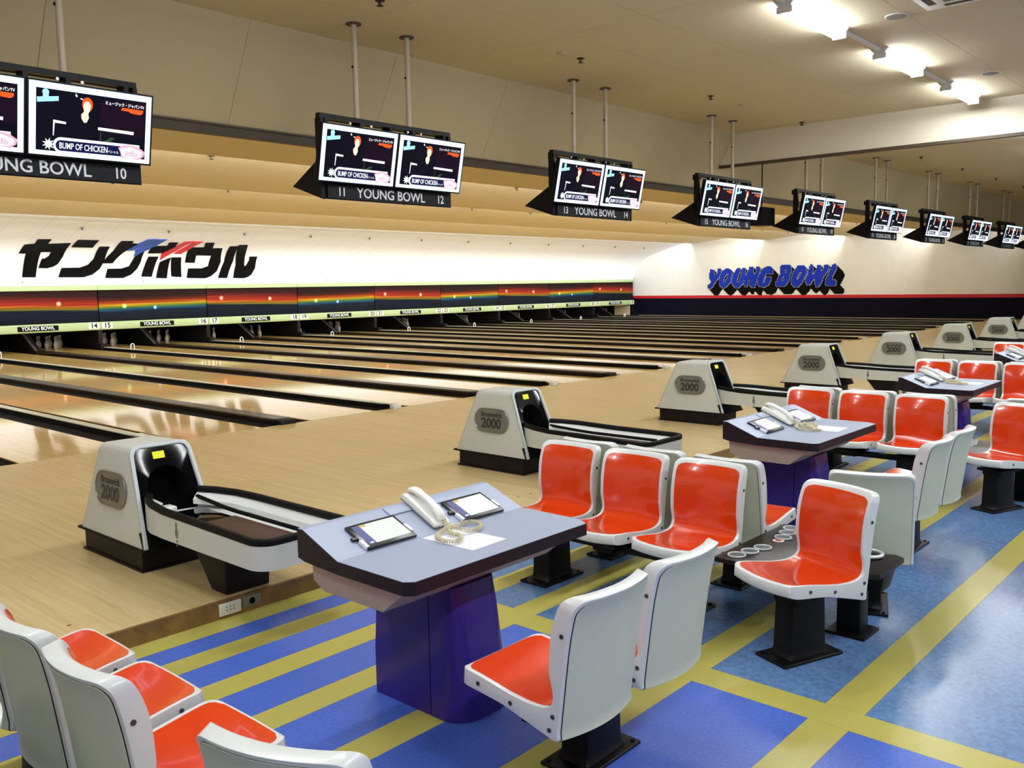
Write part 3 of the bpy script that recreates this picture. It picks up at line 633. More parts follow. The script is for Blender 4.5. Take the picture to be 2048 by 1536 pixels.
def kill(o):
    for c in list(o.children): kill(c)
    bpy.data.objects.remove(o)
kill(tvp)
# loudspeakers hung behind the screens
for (x, y, z, lab) in ((8.95, -1.80, 2.66, 'black loudspeaker hanging beside the screens of lanes seventeen and eighteen'), (14.85, -1.95, 2.66, 'black loudspeaker hanging beside the screens of lanes nineteen and twenty')):
    r = empty('loudspeaker', (x, y, z)); tag(r, lab, 'speaker')
    MB().box(-0.22, 0.22, -0.15, 0.15, 0, 0.32).build('cabinet', 'sign_black', r, bevel=0.01)
    MB().box(-0.20, 0.20, -0.158, -0.151, 0.02, 0.30).build('grille', 'black_rubber', r)
    MB().tube([(0, 0, 0.321), (0, 0, ZC-z-0.0005)], 0.012, 8).build('hanging_rod', 'black_metal', r)
# ================================================================ ceiling fittings
FX = [1.68+2.38*i for i in range(-4, 13)]
for yl, i, x in [(-5.6, i, x) for i, x in enumerate(FX[:12])] + [(-10.4, i, x-2.38) for i, x in enumerate(FX[:10])]:
    r = empty('ceiling_light', (x, yl, ZC))
    tag(r, 'fluorescent ceiling fixture, %s along the row above the %s' % (ORD[i], 'seats' if yl > -7 else 'concourse'), 'light', 'fluorescent ceiling fixtures')
    MB().prism([(-0.10, -0.001), (0.10, -0.001), (0.055, -0.055), (-0.055, -0.055)], 'x', 0.0, 1.30).build('housing', 'fixture_white', r)
    for yy in (-0.045, 0.045):
        MB().tube([(0.04, yy, -0.085), (1.26, yy, -0.085)], 0.016, 8).build('fluorescent_tube', 'tube_light', r, smooth=60)
    for xx in (0.0, 1.27): MB().box(xx, xx+0.03, -0.07, 0.07, -0.11, -0.056).build('lamp_holder', 'fixture_white', r)
    MB().box(1.305, 2.375, -0.02, 0.02, -0.03, -0.001).build('conduit', 'fixture_white', r)
    area('tube_light_area', (x+0.65, yl, ZC-0.125), (0, 0, 0), 1.25, 0.14, LAMP_W, (0.97, 0.985, 1.0))
for i in range(12):
    x = -0.889+2.93*i
    r = empty('sprinkler', (x, -3.0, ZC)); tag(r, 'small sprinkler head on the approach ceiling, %s of its row' % ORD[i], 'sprinkler', 'sprinklers of the approach ceiling')
    MB().lathe([(0.045, -0.001), (0.045, -0.008), (0.02, -0.015), (0.012, -0.045)], 12).build('escutcheon', 'sprinkler', r, smooth=50)
    MB().lathe([(0.03, -0.0452), (0.034, -0.05), (0.01, -0.056)], 12).build('deflector', 'sprinkler', r)
for i, x in enumerate((1.70, 5.88)):
    o = MB().lathe([(0.06, -0.001), (0.06, -0.012), (0.04, -0.02)], 16, ).build('smoke_detector', 'pole_paint', None, smooth=40); o.location = (x, -3.0, ZC)
    tag(o, 'flat smoke detector on the ceiling near the screens of lanes %s' % ('thirteen and fourteen' if i == 0 else 'fifteen and sixteen'), 'detector')
for i, x in enumerate((2.936, 6.30)):
    r = empty('ceiling_speaker', (x, -6.17, ZC)); tag(r, 'round grey ceiling speaker grille %s' % ('near the air conditioner' if i == 0 else 'near the hanging bulkhead'), 'speaker')
    MB().lathe([(0.11, -0.001), (0.11, -0.008), (0.10, -0.012)], 24).build('rim', 'fixture_white', r)
    MB().lathe([(0.095, -0.0121), (0.095, -0.014)], 24).build('grille', 'grille_grey', r)
r = empty('air_conditioner', (2.42, -6.95, ZC)); tag(r, 'white ceiling cassette air conditioner with grey grille', 'air conditioner')
MB().box(-0.48, 0.48, -0.48, 0.48, -0.03, -0.001).build('panel', 'fixture_white', r, bevel=0.01)
MB().box(-0.27, 0.27, -0.27, 0.27, -0.036, -0.031).build('grille', 'grille_grey', r)
for s in (-1, 1):
    MB().box(-0.30, 0.30, s*0.38-0.035, s*0.38+0.035, -0.033, -0.0305).build('air_slot', 'rail_brown', r)
    MB().box(s*0.38-0.035, s*0.38+0.035, -0.30, 0.30, -0.033, -0.0305).build('air_slot', 'rail_brown', r)
rows = [(3.9, 3.77, 1.38, 'first'), (7.9, 3.80, 1.6, 'second'), (11.7, 3.80, 1.67, 'third'), (15.35, 3.36, 4.1, 'last')]
for (y, z, x, nm) in rows:
    # height of the board above this point
    for i in range(-1, 13):
        xx = x+2.45*i
        if xx > XW-0.5: continue
        if nm == 'last': zz = 3.383
        else:
            e0 = {'first': 2.34, 'second': 6.14, 'third': 9.99}[nm]; e1 = {'first': 6.1, 'second': 9.95, 'third': 13.85}[nm]
            zz = 3.98+(3.55-3.98)*(y-e0)/(e1-e0)
        o = MB().lathe([(0.05, 0.0), (0.05, -0.012), (0.022, -0.02), (0.018, -0.05), (0.04, -0.056), (0.01, -0.066)], 10).build('sprinkler', 'sprinkler', None, smooth=50)
        o.location = (xx, y, zz-0.002); tag(o, 'tiny sprinkler on the %s ceiling strip over the lanes' % nm if nm != 'last' else 'tiny sprinkler high on the white cove', 'sprinkler', 'sprinklers of the %s lane ceiling strip' % nm)
# ================================================================ ball returns
def make_ball_return():
    r = empty('ball_return', (0, 0, 0))
    xc = -0.265; hb, ht = 0.235, 0.19
    yb0, yb1, zb = -3.42, -4.33, 0.15; yt0, yt1, zt = -3.67, -4.10, 0.735
    # plinth
    p = MB().box(xc-0.222, xc+0.222, -4.26, -3.47, 0.0, 0.149); p.box(xc-0.235, xc+0.235, -4.275, -3.455, 0.0, 0.014)
    p.build('plinth', 'brown_plinth', r)
    MB().box(xc-hb-0.008, xc+hb+0.008, -4.338, -3.41, 0.136, 0.15).build('base_lip', 'black_rubber', r)
    # hood: five-sided shell, open at the front
    bm = bmesh.new()
    V = [bm.verts.new(c) for c in ((xc-hb, yb0, zb), (xc+hb, yb0, zb), (xc+hb, yb1, zb), (xc-hb, yb1, zb), (xc-ht, yt0, zt-0.012), (xc+ht, yt0, zt-0.012), (xc+ht, yt1, zt), (xc-ht, yt1, zt))]
    for f in ((0, 1, 5, 4), (4, 5, 6, 7), (0, 4, 7, 3), (1, 2, 6, 5)): bm.faces.new([V[i] for i in f])
    bmesh.ops.recalc_face_normals(bm, faces=bm.faces)
    cen = Vector((xc, -3.9, 0.4)); bm.normal_update()
    for f in bm.faces:
        if f.normal.dot(f.calc_center_median()-cen) < 0: f.normal_flip()
    bm.normal_update()
    es = [e for e in bm.edges if len(e.link_faces) == 2 and min(v.co.z for v in e.verts) > 0.16 or (len(e.link_faces) == 2 and abs(e.verts[0].co.z-e.verts[1].co.z) > 0.2)]
    bmesh.ops.bevel(bm, geom=es, offset=0.045, segments=5, profile=0.5, affect='EDGES', clamp_overlap=True)
    bmesh.ops.solidify(bm, geom=bm.faces[:], thickness=0.022)
    me = bpy.data.meshes.new('hood'); bm.to_mesh(me); bm.free(); me.materials.append(MATS['hood_cream'])
    me.polygons.foreach_set('use_smooth', [True]*len(me.polygons)); me.set_sharp_from_angle(angle=math.radians(35))
    ho = bpy.data.objects.new('hood', me); COL.objects.link(ho); ho.parent = r
    # front frame and black face with arched opening
    ny = Vector((0, yt1-yb1, zt-zb)); L = ny.length; ny.normalize()
    def fp(x, t, d=0.0):
        q = Vector((xc, yb1, zb)) + ny*t; n = Vector((0, -ny.z, ny.y))*d; return (xc+x, q.y+n.y, q.z+n.z)
    def outline(inset, t0=0.0):
        """front outline with rounded top corners"""
        w = lambda t: hb+(ht-hb)*t/L-inset
        rr = 0.05-inset*0.4; top = L-inset; pts = [(-w(t0), t0), (-w(top-rr), top-rr)]
        for i in range(1, 6): a = math.pi/2*i/5; pts.append((-w(top)+rr-rr*math.cos(a), top-rr+rr*math.sin(a)))
        for i in range(0, 5): a = math.pi/2*i/5; pts.append((w(top)-rr+rr*math.sin(a), top-rr+rr*math.cos(a)))
        pts += [(w(top-rr), top-rr), (w(t0), t0)]
        L_ = [0.0]
        for p, q in zip(pts, pts[1:]): L_.append(L_[-1]+math.hypot(p[0]-q[0], p[1]-q[1]))
        out = []; j = 0
        for i in range(49):
            s = L_[-1]*i/48
            while j < len(pts)-2 and L_[j+1] < s: j += 1
            f = (s-L_[j])/(L_[j+1]-L_[j]); out.append((pts[j][0]+(pts[j+1][0]-pts[j][0])*f, pts[j][1]+(pts[j+1][1]-pts[j][1])*f))
        return out
    O = outline(-0.004); I = outline(0.020, 0.0); n = len(O); fr = MB()
    vs = [fp(*p, 0.010) for p in O]+[fp(*p, 0.010) for p in I]+[fp(*p, -0.012) for p in O]+[fp(*p, -0.012) for p in I]; fs = []
    for i in range(n-1):
        fs += [(i, i+1, n+i+1, n+i), (2*n+i, 2*n+i+1, 3*n+i+1, 3*n+i), (i, i+1, 2*n+i+1, 2*n+i), (n+i, n+i+1, 3*n+i+1, 3*n+i)]
    fs += [(0, n, 3*n, 2*n), (n-1, 2*n-1, 4*n-1, 3*n-1)]
    fr.add(vs, fs).build('front_frame', 'frame_grey', r, bevel=0.004, smooth=50)
    I = outline(0.018, 0.0); c0 = (0.0, 0.36); arch = []; m = len(I)
    # arch hole: half circle over a straight part; one point for every outline point
    tot = [0]
    for a, b in zip(I, I[1:]): tot.append(tot[-1]+math.hypot(a[0]-b[0], a[1]-b[1]))
    for k, s in enumerate(tot):
        f = s/tot[-1]; ra = 0.128
        if f < 0.28: arch.append((-ra, 0.10+(c0[1]-0.10)*f/0.28))
        elif f > 0.72: arch.append((ra, c0[1]-(c0[1]-0.10)*(f-0.72)/0.28))
        else: an = math.pi*(1-(f-0.28)/0.44); arch.append((ra*math.cos(an), c0[1]+ra*math.sin(an)))
    fm = MB(); A = [fp(*p, -0.004) for p in I]; B = [fp(*p, -0.010) for p in arch]; Cc = [fp(*p, -0.16) for p in [(q[0]*0.8, q[1]*0.9+0.02) for q in arch]]
    fs = [(i, i+1, m+i+1, m+i) for i in range(m-1)]
    fm.add(A+B, fs).build('face_plate', 'black_gloss', r, smooth=50)
    tn = MB(); tn.add(B+Cc, [(i, i+1, m+i+1, m+i) for i in range(m-1)]+[tuple(range(m, 2*m))]); tn.build('ball_tunnel', 'void_black', r, smooth=50)
    MB().add([fp(-hb, -0.0, -0.004), fp(hb, 0.0, -0.004), fp(hb, 0.11, -0.004), fp(-hb+0.0, 0.11, -0.004), fp(-hb, 0, -0.03), fp(hb, 0, -0.03), fp(hb, 0.11, -0.03), fp(-hb, 0.11, -0.03)],
             [(0, 1, 2, 3), (4, 5, 6, 7), (0, 1, 5, 4), (2, 3, 7, 6), (0, 3, 7, 4), (1, 2, 6, 5)]).build('lower_face', 'black_rubber', r)
    st = MB(); st.add([fp(x, t, d) for d in (-0.0035, -0.001) for (x, t) in ((-0.055, 0.535), (0.02, 0.535), (0.02, 0.580), (-0.055, 0.580))], [(0, 1, 2, 3), (4, 5, 6, 7), (0, 1, 5, 4), (1, 2, 6, 5), (2, 3, 7, 6), (3, 0, 4, 7)])
    st.build('sticker', 'sticker_yellow', r)
    # oval plaque on the side that leans inwards
    sx = Vector((0, -1, 0)); up = Vector((hb-ht, 0, zt-zb)).normalized()
    zc = 0.455; px = xc-hb+(hb-ht)*(zc-zb)/(zt-zb); T = frame((px-0.0045, -3.885, zc), sx, up)
    w2, h2 = 0.205, 0.105; pts = []
    for i in range(25):
        a = math.pi*i/24-math.pi/2; pts.append((w2-h2+h2*math.cos(a), h2*math.sin(a)))
    for i in range(25):
        a = math.pi*i/24+math.pi/2; pts.append((-w2+h2+h2*math.cos(a), h2*math.sin(a)))
    pq = MB(); polymesh(pq, pts, T, 0.007, 'plaque'); plq = pq.build('plaque', None, r)
    rim = MB().tube([T @ Vector((p[0], p[1], 0.007)) for p in pts], 0.0045, 6, closed=True).build('plaque_rim', 'silver', plq, smooth=60)
    t = MB(); put_text(t, 'Brunswick', 0.062, T @ Matrix.Translation((0, 0.052, 0.0078)), 'plaque_dark', offset=0.0016, extrude=0.0008)
    put_text(t, '2000', 0.125, T @ Matrix.Translation((0, -0.030, 0.0078)), 'plaque_dark', offset=0.0045, extrude=0.0008, squeeze=0.98); t.build('lettering', None, plq)
    # trough
    OUT = [(-0.40, -4.19), (-0.455, -4.27), (-0.485, -4.38), (-0.495, -4.55), (-0.495, -5.44)]
    for i in range(1, 8): a = math.pi/2*i/8; OUT.append((-0.385-0.11*math.cos(a), -5.44-0.12*math.sin(a)))
    OUT += [(-0.385, -5.56), (-0.01, -5.56)]
    for i in range(1, 8): a = math.pi/2*i/8; OUT.append((-0.01+0.11*math.sin(a), -5.56+0.12-0.12*math.cos(a)))
    OUT += [(0.10, -5.44), (0.10, -4.85), (0.085, -4.65), (0.045, -4.48), (-0.02, -4.34), (-0.09, -4.24)]
    n = len(OUT)
    def inset(d):
        res = []
        for i, p in enumerate(OUT):
            a = Vector(OUT[max(i-1, 0)]); b = Vector(OUT[min(i+1, n-1)]); t = (b-a).normalized(); res.append((p[0]-t.y*d, p[1]+t.x*d))
        return res
    def band(o, i, zo0, zo1, zi0, zi1):
        mb = MB(); m = len(o); f0 = lambda z, k: z(k) if callable(z) else z
        vs = [(*o[k], f0(zo0, k)) for k in range(m)]+[(*o[k], f0(zo1, k)) for k in range(m)]+[(*i[k], f0(zi1, k)) for k in range(m)]+[(*i[k], f0(zi0, k)) for k in range(m)]; fs = []
        for k in range(m-1):
            for q in range(4): fs.append((q*m+k, q*m+k+1, ((q+1) % 4)*m+k+1, ((q+1) % 4)*m+k))
        fs += [(0, m, 2*m, 3*m), (m-1, 2*m-1, 3*m-1, 4*m-1)]
        return mb.add(vs, fs)
    rise = lambda y: 0.035*max(0.0, min(1.0, (y+4.75)/0.5))       # the rails climb a little into the hood
    zt_ = [0.415+rise(p[1]) for p in OUT]
    o0, i0 = inset(0.0), inset(0.03)
    tr = band(o0, i0, lambda k: 0.26, lambda k: zt_[k]-0.028, lambda k: 0.26, lambda k: zt_[k]-0.028).build('trough_side', 'hood_cream', r, smooth=50)
    band(inset(-0.003), inset(0.036), lambda k: zt_[k]-0.028, lambda k: zt_[k]+0.010, lambda k: zt_[k]-0.028, lambda k: zt_[k]+0.006).build('trough_rim', 'black_rubber', r, bevel=0.008, smooth=50)
    band(inset(0.032), inset(0.085), lambda k: zt_[k]-0.060, lambda k: zt_[k]-0.030, lambda k: zt_[k]-0.090, lambda k: zt_[k]-0.060).build('trough_liner', 'white_gloss', r, smooth=50)
    fl = MB(); I4 = inset(0.034); fl.add([(*p, 0.33) for p in I4]+[(*p, 0.29) for p in I4], [tuple(range(n)), tuple(range(n, 2*n))]+[(k, (k+1) % n, n+(k+1) % n, n+k) for k in range(n)]).build('trough_floor', 'white_gloss', r)
    MB().tube([(-0.145+0.03*math.sin(max(0, (y+4.6)*2.2)), y, 0.385+0.5*rise(y)) for y in [-4.28-0.06*i for i in range(20)]], 0.013, 8).build('divider_rail', 'black_rubber', r, smooth=60)
    lf = MB(); lf.prism([(-0.42, -5.40), (-0.37, -5.47), (-0.18, -5.47), (-0.165, -5.40), (-0.165, -4.78), (-0.42, -4.78)], 'z', 0.3305, 0.372).build('ball_rest', 'brown_carpet', r, bevel=0.012)
    MB().prism([(-0.41, -4.77), (-0.17, -4.77), (-0.17, -4.42), (-0.36, -4.40)], 'z', 0.3305, 0.365).build('lift_plate', 'black_gloss', r, bevel=0.01)
    MB().box(-0.41, -0.33, -4.42, -4.33, 0.366, 0.40).build('guide_block', 'white_gloss', r, bevel=0.008)
    # leg under the trough
    lg = MB().frustum([(-0.385, -5.02, 0), (-0.11, -5.02, 0), (-0.11, -4.86, 0), (-0.385, -4.86, 0)], [(-0.385, -5.03, 0.289), (-0.10, -5.03, 0.289), (-0.10, -4.62, 0.289), (-0.385, -4.62, 0.289)])
    lg.build('leg', 'brown_plinth', r, bevel=0.01)
    MB().box(-0.47, 0.08, -5.35, -4.40, 0.262, 0.289).build('under_tray', 'black_rubber', r)
    # small pin and ball emblem on the side
    T = frame((-0.4955, -4.715, 0.325), (0, -1, 0), (0, 0, 1)); e = MB()
    pts = [(-0.010, -0.03), (-0.018, 0.0), (-0.008, 0.030), (-0.011, 0.050), (0, 0.060), (0.011, 0.050), (0.008, 0.030), (0.018, 0.0), (0.010, -0.03)]
    polymesh(e, pts[::-1], T, 0.0012, 'grille_grey'); polymesh(e, poly_circle(0, -0.05, 0.009, 0.009, 12), T, 0.0012, 'plaque'); polymesh(e, [(-0.010, -0.078), (0.010, -0.078), (0.010, -0.068), (-0.010, -0.068)], T, 0.0012, 'plaque_dark')
    e.build('emblem', None, tr)
    return r
brp = make_ball_return(); first = True
for k in range(-1, 7):
    o = brp if first else copy_tree(brp); first = False; o.location = (k*P, 0, 0)
    tag(o, 'white ball return with black-rimmed trough between lanes %s and %s' % (word(11+2*k), word(12+2*k)), 'ball return', 'ball returns on the approach')
# wall outlets in the riser
r = empty('power_outlet', (-3.85, YSTEP, -0.05)); tag(r, 'cream socket plate on the wooden riser', 'outlet')
MB().box(-0.066, 0.066, -0.007, -0.0005, -0.034, 0.034).build('cover_plate', 'plate_white', r, bevel=0.002)
for x in (-0.022, 0.0, 0.022):
    for z in (-0.008, 0.010): MB().box(x-0.002, x+0.002, -0.0078, -0.0065, z-0.004, z+0.004).build('slot', 'ink_black', r)
r = empty('cable_outlet', (-3.715, YSTEP, -0.045)); tag(r, 'grey metal plate with a round black hole on the wooden riser', 'outlet')
MB().box(-0.055, 0.055, -0.006, -0.0005, -0.030, 0.030).build('cover_plate', 'grille_grey', r, bevel=0.002)
MB().cyl((0.0, -0.0055, 0.0), 0.018, -0.004, 'y', 16).build('socket', 'ink_black', r)
# ================================================================ scoring desks
def make_desk():
    r = empty('scoring_desk', (0, 0, 0)); z0 = 0.633
    x0, x1 = -0.85, 0.22; yv, yt, yn = -6.66, -6.44, -7.07; zt = 0.72
    c = 0.03
    plan_flat = [(x0, yv), (x0, yn+c), (x0+c, yn), (x1-c*1.3, yn), (x1, yn+2.2*c), (x1, yv)]
    e = MB()
    # dark edge body: side profile varies, so build it as flat slab plus wedge
    e.prism(plan_flat, 'z', z0-0.052, z0-0.0015)
    e.prism([(yv, z0-0.052), (yv, z0-0.0015), (yt, zt-0.0015), (yt+0.035, zt-0.0015), (yt+0.035, 0.60), (yt-0.01, 0.59)], 'x', x0, x1)
    e.build('desk_edge', 'desk_edge', r)
    tp = MB(); tp.prism([(p[0]+(0.002 if p[0] < -0.3 else -0.002), p[1]+(0.002 if p[1] < -6.9 else 0)) for p in plan_flat], 'z', z0-0.0015, z0); tp.build('desk_top', 'desk_blue', r)
    sl = MB().prism([(yv, z0-0.0015), (yv, z0+0.0002), (yt, zt+0.0002), (yt+0.033, zt+0.0002), (yt+0.033, zt-0.0015), (yt, zt-0.0015)], 'x', x0+0.002, x1-0.002); sl.build('sloped_top', 'desk_blue', r)
    u = Vector((0, yt-yv, zt-z0)).normalized(); T = frame((0, yv, z0+0.0004), (1, 0, 0), tuple(u))
    MB().box(-0.44, 0.085, 0.178, 0.236, 0, 0.006).xform(T).build('raised_panel', 'desk_blue', r, bevel=0.001)
    MB().prism([(-6.425, 0.59), (-6.99, 0.575), (-6.99, 0.565), (-6.86, 0.465), (-6.50, 0.465), (-6.43, 0.50)], 'x', -0.80, 0.16).build('under_box', 'desk_beige', r, bevel=0.02)
    # pedestal, rounded towards the seats, with a panel seam
    def ring(z, xa, xb, ya, yb, rr):
        pts = [(xa, yb, z)]
        for i in range(7): a = math.pi/2*i/6; pts.append((xa+rr-rr*math.cos(a), ya+rr-rr*math.sin(a), z))
        for i in range(7): a = math.pi/2*i/6; pts.append((xb-rr+rr*math.sin(a), ya+rr-rr*math.cos(a), z))
        return pts+[(xb, yb, z)]
    rings = [ring(ZF, -0.47, -0.13, -6.93, -6.40, 0.11), ring(0.1, -0.47, -0.15, -6.92, -6.40, 0.09), ring(0.35, -0.47, -0.185, -6.90, -6.42, 0.06), ring(0.464, -0.47, -0.20, -6.88, -6.44, 0.04)]
    m = len(rings[0]); pd = MB(); fs = [tuple(range(m))[::-1], tuple(range(3*m, 4*m))]
    for a in range(3): fs += [(a*m+i, a*m+(i+1) % m, (a+1)*m+(i+1) % m, (a+1)*m+i) for i in range(m)]
    pd.add([p for rg in rings for p in rg], fs).build('pedestal', 'desk_purple', r, smooth=40)
    MB().box(-0.4712, -0.4702, -6.752, -6.749, ZF+0.01, 0.46).build('panel_seam', 'void_black', r)
    return r, T
deskp, DT = make_desk()
def make_tablet():
    r = empty('score_tablet', (0, 0, 0))       # local frame: x across, y up the slope
    MB().box(-0.128, 0.128, 0, 0.165, 0, 0.014).build('case', 'tablet_black', r, bevel=0.004)
    s = MB().box(-0.070, 0.113, 0.022, 0.150, 0.0141, 0.0148).build('display', 'tablet_screen', r)
    MB().box(-0.070, -0.040, 0.135, 0.149, 0.0149, 0.0153).build('display_mark', 'tan_mark', s)
    MB().box(-0.108, -0.071, 0.020, 0.150, 0.0141, 0.0150).build('key_strip', 'tablet_blue', r)
    t = MB().box(-0.134, -0.118, 0.010, 0.060, 0.002, 0.0165).build('side_tab', 'paper', r)
    MB().box(0.119, 0.1345, 0.035, 0.085, 0.002, 0.0165).build('side_tab', 'paper', r)
    MB().box(-0.150, -0.128, 0.075, 0.092, 0.002, 0.012).build('latch', 'tablet_black', r)
    MB().box(-0.098, -0.080, 0.026, 0.034, 0.0151, 0.0156).build('key_label', 'plate_white', r)
    return r
tabp = make_tablet()
def make_phone():
    r = empty('telephone', (0, 0, 0))          # x across, y up the slope
    b = MB().prism([(-0.015, 0), (0.225, 0), (0.225, 0.028), (0.19, 0.034), (0.02, 0.026), (-0.015, 0.016)], 'x', -0.042, 0.042)
    b.build('base', 'phone_white', r, bevel=0.006)
    MB().box(-0.0425, 0.0425, -0.014, 0.224, -0.0002, 0.006).build('foot', 'phone_grey', r)
    prof = [(-0.005, 0.026, 0.020), (0.02, 0.046, 0.022), (0.05, 0.054, 0.019), (0.10, 0.060, 0.016), (0.15, 0.060, 0.017), (0.185, 0.058, 0.021), (0.212, 0.050, 0.022), (0.222, 0.042, 0.019)]
    h = MB(); vs = []; n = 12
    for (y, z, hw) in prof:
        for j in range(n):
            a = 2*math.pi*j/n; sx = math.copysign(abs(math.cos(a))**0.6, math.cos(a)); sz = math.copysign(abs(math.sin(a))**0.7, math.sin(a))
            vs.append((hw*sx, y, z+0.013*sz))
    fs = [(i*n+j, i*n+(j+1) % n, (i+1)*n+(j+1) % n, (i+1)*n+j) for i in range(len(prof)-1) for j in range(n)]+[tuple(range(n)), tuple(range((len(prof)-1)*n, len(prof)*n))]
    hs = h.add(vs, fs).build('handset', 'phone_white', r, smooth=60)
    return r
phonep = make_phone()
def coil(path, rr=0.0075, wire=0.0024, turns_per_m=95):
    """coiled cord along a smooth path"""
    P_ = [Vector(p) for p in path]; out = []; dens = []
    for i in range(len(P_)-1):
        p0 = P_[max(i-1, 0)]; p1 = P_[i]; p2 = P_[i+1]; p3 = P_[min(i+2, len(P_)-1)]
        for j in range(60):
            t = j/60; dens.append(0.5*((2*p1)+(p2-p0)*t+(2*p0-5*p1+4*p2-p3)*t*t+(-p0+3*p1-3*p2+p3)*t**3))
    s = 0; prev = dens[0]; pts = []; acc = 0
    L = [0.0]
    for a, b in zip(dens, dens[1:]): L.append(L[-1]+(b-a).length)
    tot = L[-1]; N = int(tot*turns_per_m*8); idx = 0
    for q in range(N):
        s = tot*q/N
        while idx < len(L)-2 and L[idx+1] < s: idx += 1
        p = dens[idx].lerp(dens[idx+1], (s-L[idx])/max(1e-9, L[idx+1]-L[idx])); tg = (dens[min(idx+2, len(dens)-1)]-dens[max(idx-2, 0)]).normalized()
        u = tg.cross(Vector((0, 0, 1))).normalized(); v = u.cross(tg); an = 2*math.pi*s*turns_per_m
        pts.append(p+u*rr*math.cos(an)+v*rr*math.sin(an))
    return MB().tube(pts, wire, 5)
zc = 0.633+0.0145
cord1 = [(-0.275, -6.645, zc+0.034), (-0.30, -6.69, zc+0.006), (-0.385, -6.725, zc), (-0.425, -6.775, zc), (-0.428, -6.83, zc), (-0.40, -6.855, zc), (-0.358, -6.838, zc), (-0.33, -6.793, zc), (-0.335, -6.75, zc), (-0.30, -6.705, zc+0.012), (-0.245, -6.685, zc), (-0.19, -6.68, zc), (-0.152, -6.685, zc), (-0.141, -6.715, zc), (-0.161, -6.763, zc), (-0.215, -6.794, zc), (-0.26, -6.786, zc), (-0.295, -6.773, zc+0.012), (-0.32, -6.735, zc+0.02)]
cord2 = [(-0.25, -6.645, zc+0.034), (-0.262, -6.69, zc+0.004), (-0.285, -6.73, zc), (-0.338, -6.80, zc), (-0.375, -6.861, zc), (-0.412, -6.915, zc)]
def cordm(path, **k): return coil(path, **k).build('coil_cord', 'cord_cream', None, smooth=60)
for k in range(-1, 3):
    a, b = 11+2*k, 12+2*k; wl = '%s and %s' % (word(a), word(b))
    d = deskp if k == -1 else copy_tree(deskp); d.location = (k*P, 0, 0)
    tag(d, 'pale blue scoring desk with purple pedestal for lanes %s' % wl, 'desk', 'scoring desks')
    for j, xx in enumerate((-0.566, -0.030)):
        t = tabp if (k == -1 and j == 0) else copy_tree(tabp)
        t.matrix_basis = Matrix.Translation((k*P, 0, 0)) @ DT @ Matrix.Translation((xx, 0.004, 0.0003))
        tag(t, 'black framed touch tablet on the desk of lanes %s, %s the telephone' % (wl, 'before' if j == 0 else 'past'), 'tablet', 'tablets on the scoring desks')
    ph = phonep if k == -1 else copy_tree(phonep)
    pm_ = Matrix.Translation((k*P, 0, 0)) @ DT @ Matrix.Translation((-0.285, 0.030, 0.0075)) @ Matrix.Rotation(math.radians(-4), 4, 'Z') @ Matrix.Diagonal((1.08, 1.04, 1.0, 1.0)); ph.matrix_basis = pm_
    tag(ph, 'white telephone on the desk of lanes %s' % wl, 'telephone', 'telephones on the scoring desks')
    coil(cord1 if k == -1 else cord2).xform(pm_.inverted() @ Matrix.Translation((k*P, 0, 0))).build('coil_cord', 'cord_cream', ph, smooth=60)
    pa = MB().prism([(-0.43, -6.68), (-0.42, -6.965), (-0.215, -6.96), (-0.235, -6.675)] if k == -1 else [(-0.33, -6.70), (-0.32, -6.99), (-0.11, -6.98), (-0.12, -6.69)], 'z', 0.6332, 0.6338)
    tx = pa.build('paper_sheet', 'paper'); tx.location = (k*P, 0, 0); tag(tx, 'sheet of white paper on the desk of lanes %s' % wl, 'paper', 'papers on the scoring desks')
    ln = MB()
    for q in range(5): ln.box(-0.36, -0.28+0.03*((q*7) % 3), -6.80-0.03*q, -6.796-0.03*q, 0.6339, 0.6341)
    l_ = ln.build('text_line', 'tablet_screen', tx)
# ================================================================ seats
SEATW = 0.42
IN = [(0.260, 0.416), (0.254, 0.421), (0.240, 0.424), (0.18, 0.420), (0.10, 0.406), (0.03, 0.394), (-0.05, 0.386), (-0.115, 0.388), (-0.155, 0.402), (-0.178, 0.43), (-0.188, 0.47), (-0.191, 0.53), (-0.193, 0.59), (-0.199, 0.65), (-0.212, 0.705), (-0.231, 0.75), (-0.246, 0.775), (-0.258, 0.788), (-0.268, 0.791)]
OU = [(0.264, 0.376), (0.256, 0.368), (0.240, 0.364), (0.18, 0.358), (0.10, 0.350), (0.03, 0.340), (-0.05, 0.326), (-0.13, 0.312), (-0.218, 0.298), (-0.224, 0.33), (-0.233, 0.40), (-0.242, 0.47), (-0.251, 0.54), (-0.261, 0.61), (-0.272, 0.67), (-0.285, 0.725), (-0.297, 0.758), (-0.304, 0.774), (-0.308, 0.783)]
def arc_len(pr):
    L = [0.0]
    for a, b in zip(pr, pr[1:]): L.append(L[-1]+math.hypot(b[0]-a[0], b[1]-a[1]))
    return L
def dense(pr, m=3):
    return smooth_prof(pr, m)
INd, OUd = dense(IN, 3), dense(OU, 3)
for _ in range(6):
    INd = [INd[0]]+[tuple((INd[i-1][c]+2*INd[i][c]+INd[i+1][c])/4 for c in (0, 1)) for i in range(1, len(INd)-1)]+[INd[-1]]
AL = arc_len(INd); AL = arc_len(INd); TL = AL[-1]
def halfw(s, w, rf, rb):
    """half width along the profile: rounded front and top corners"""
    d0, d1 = s, TL-s; h = w
    if d0 < rf: h -= rf-math.sqrt(max(0, rf*rf-(rf-d0)**2))
    if d1 < rb: h -= rb-math.sqrt(max(0, rb*rb-(rb-d1)**2))
    return h
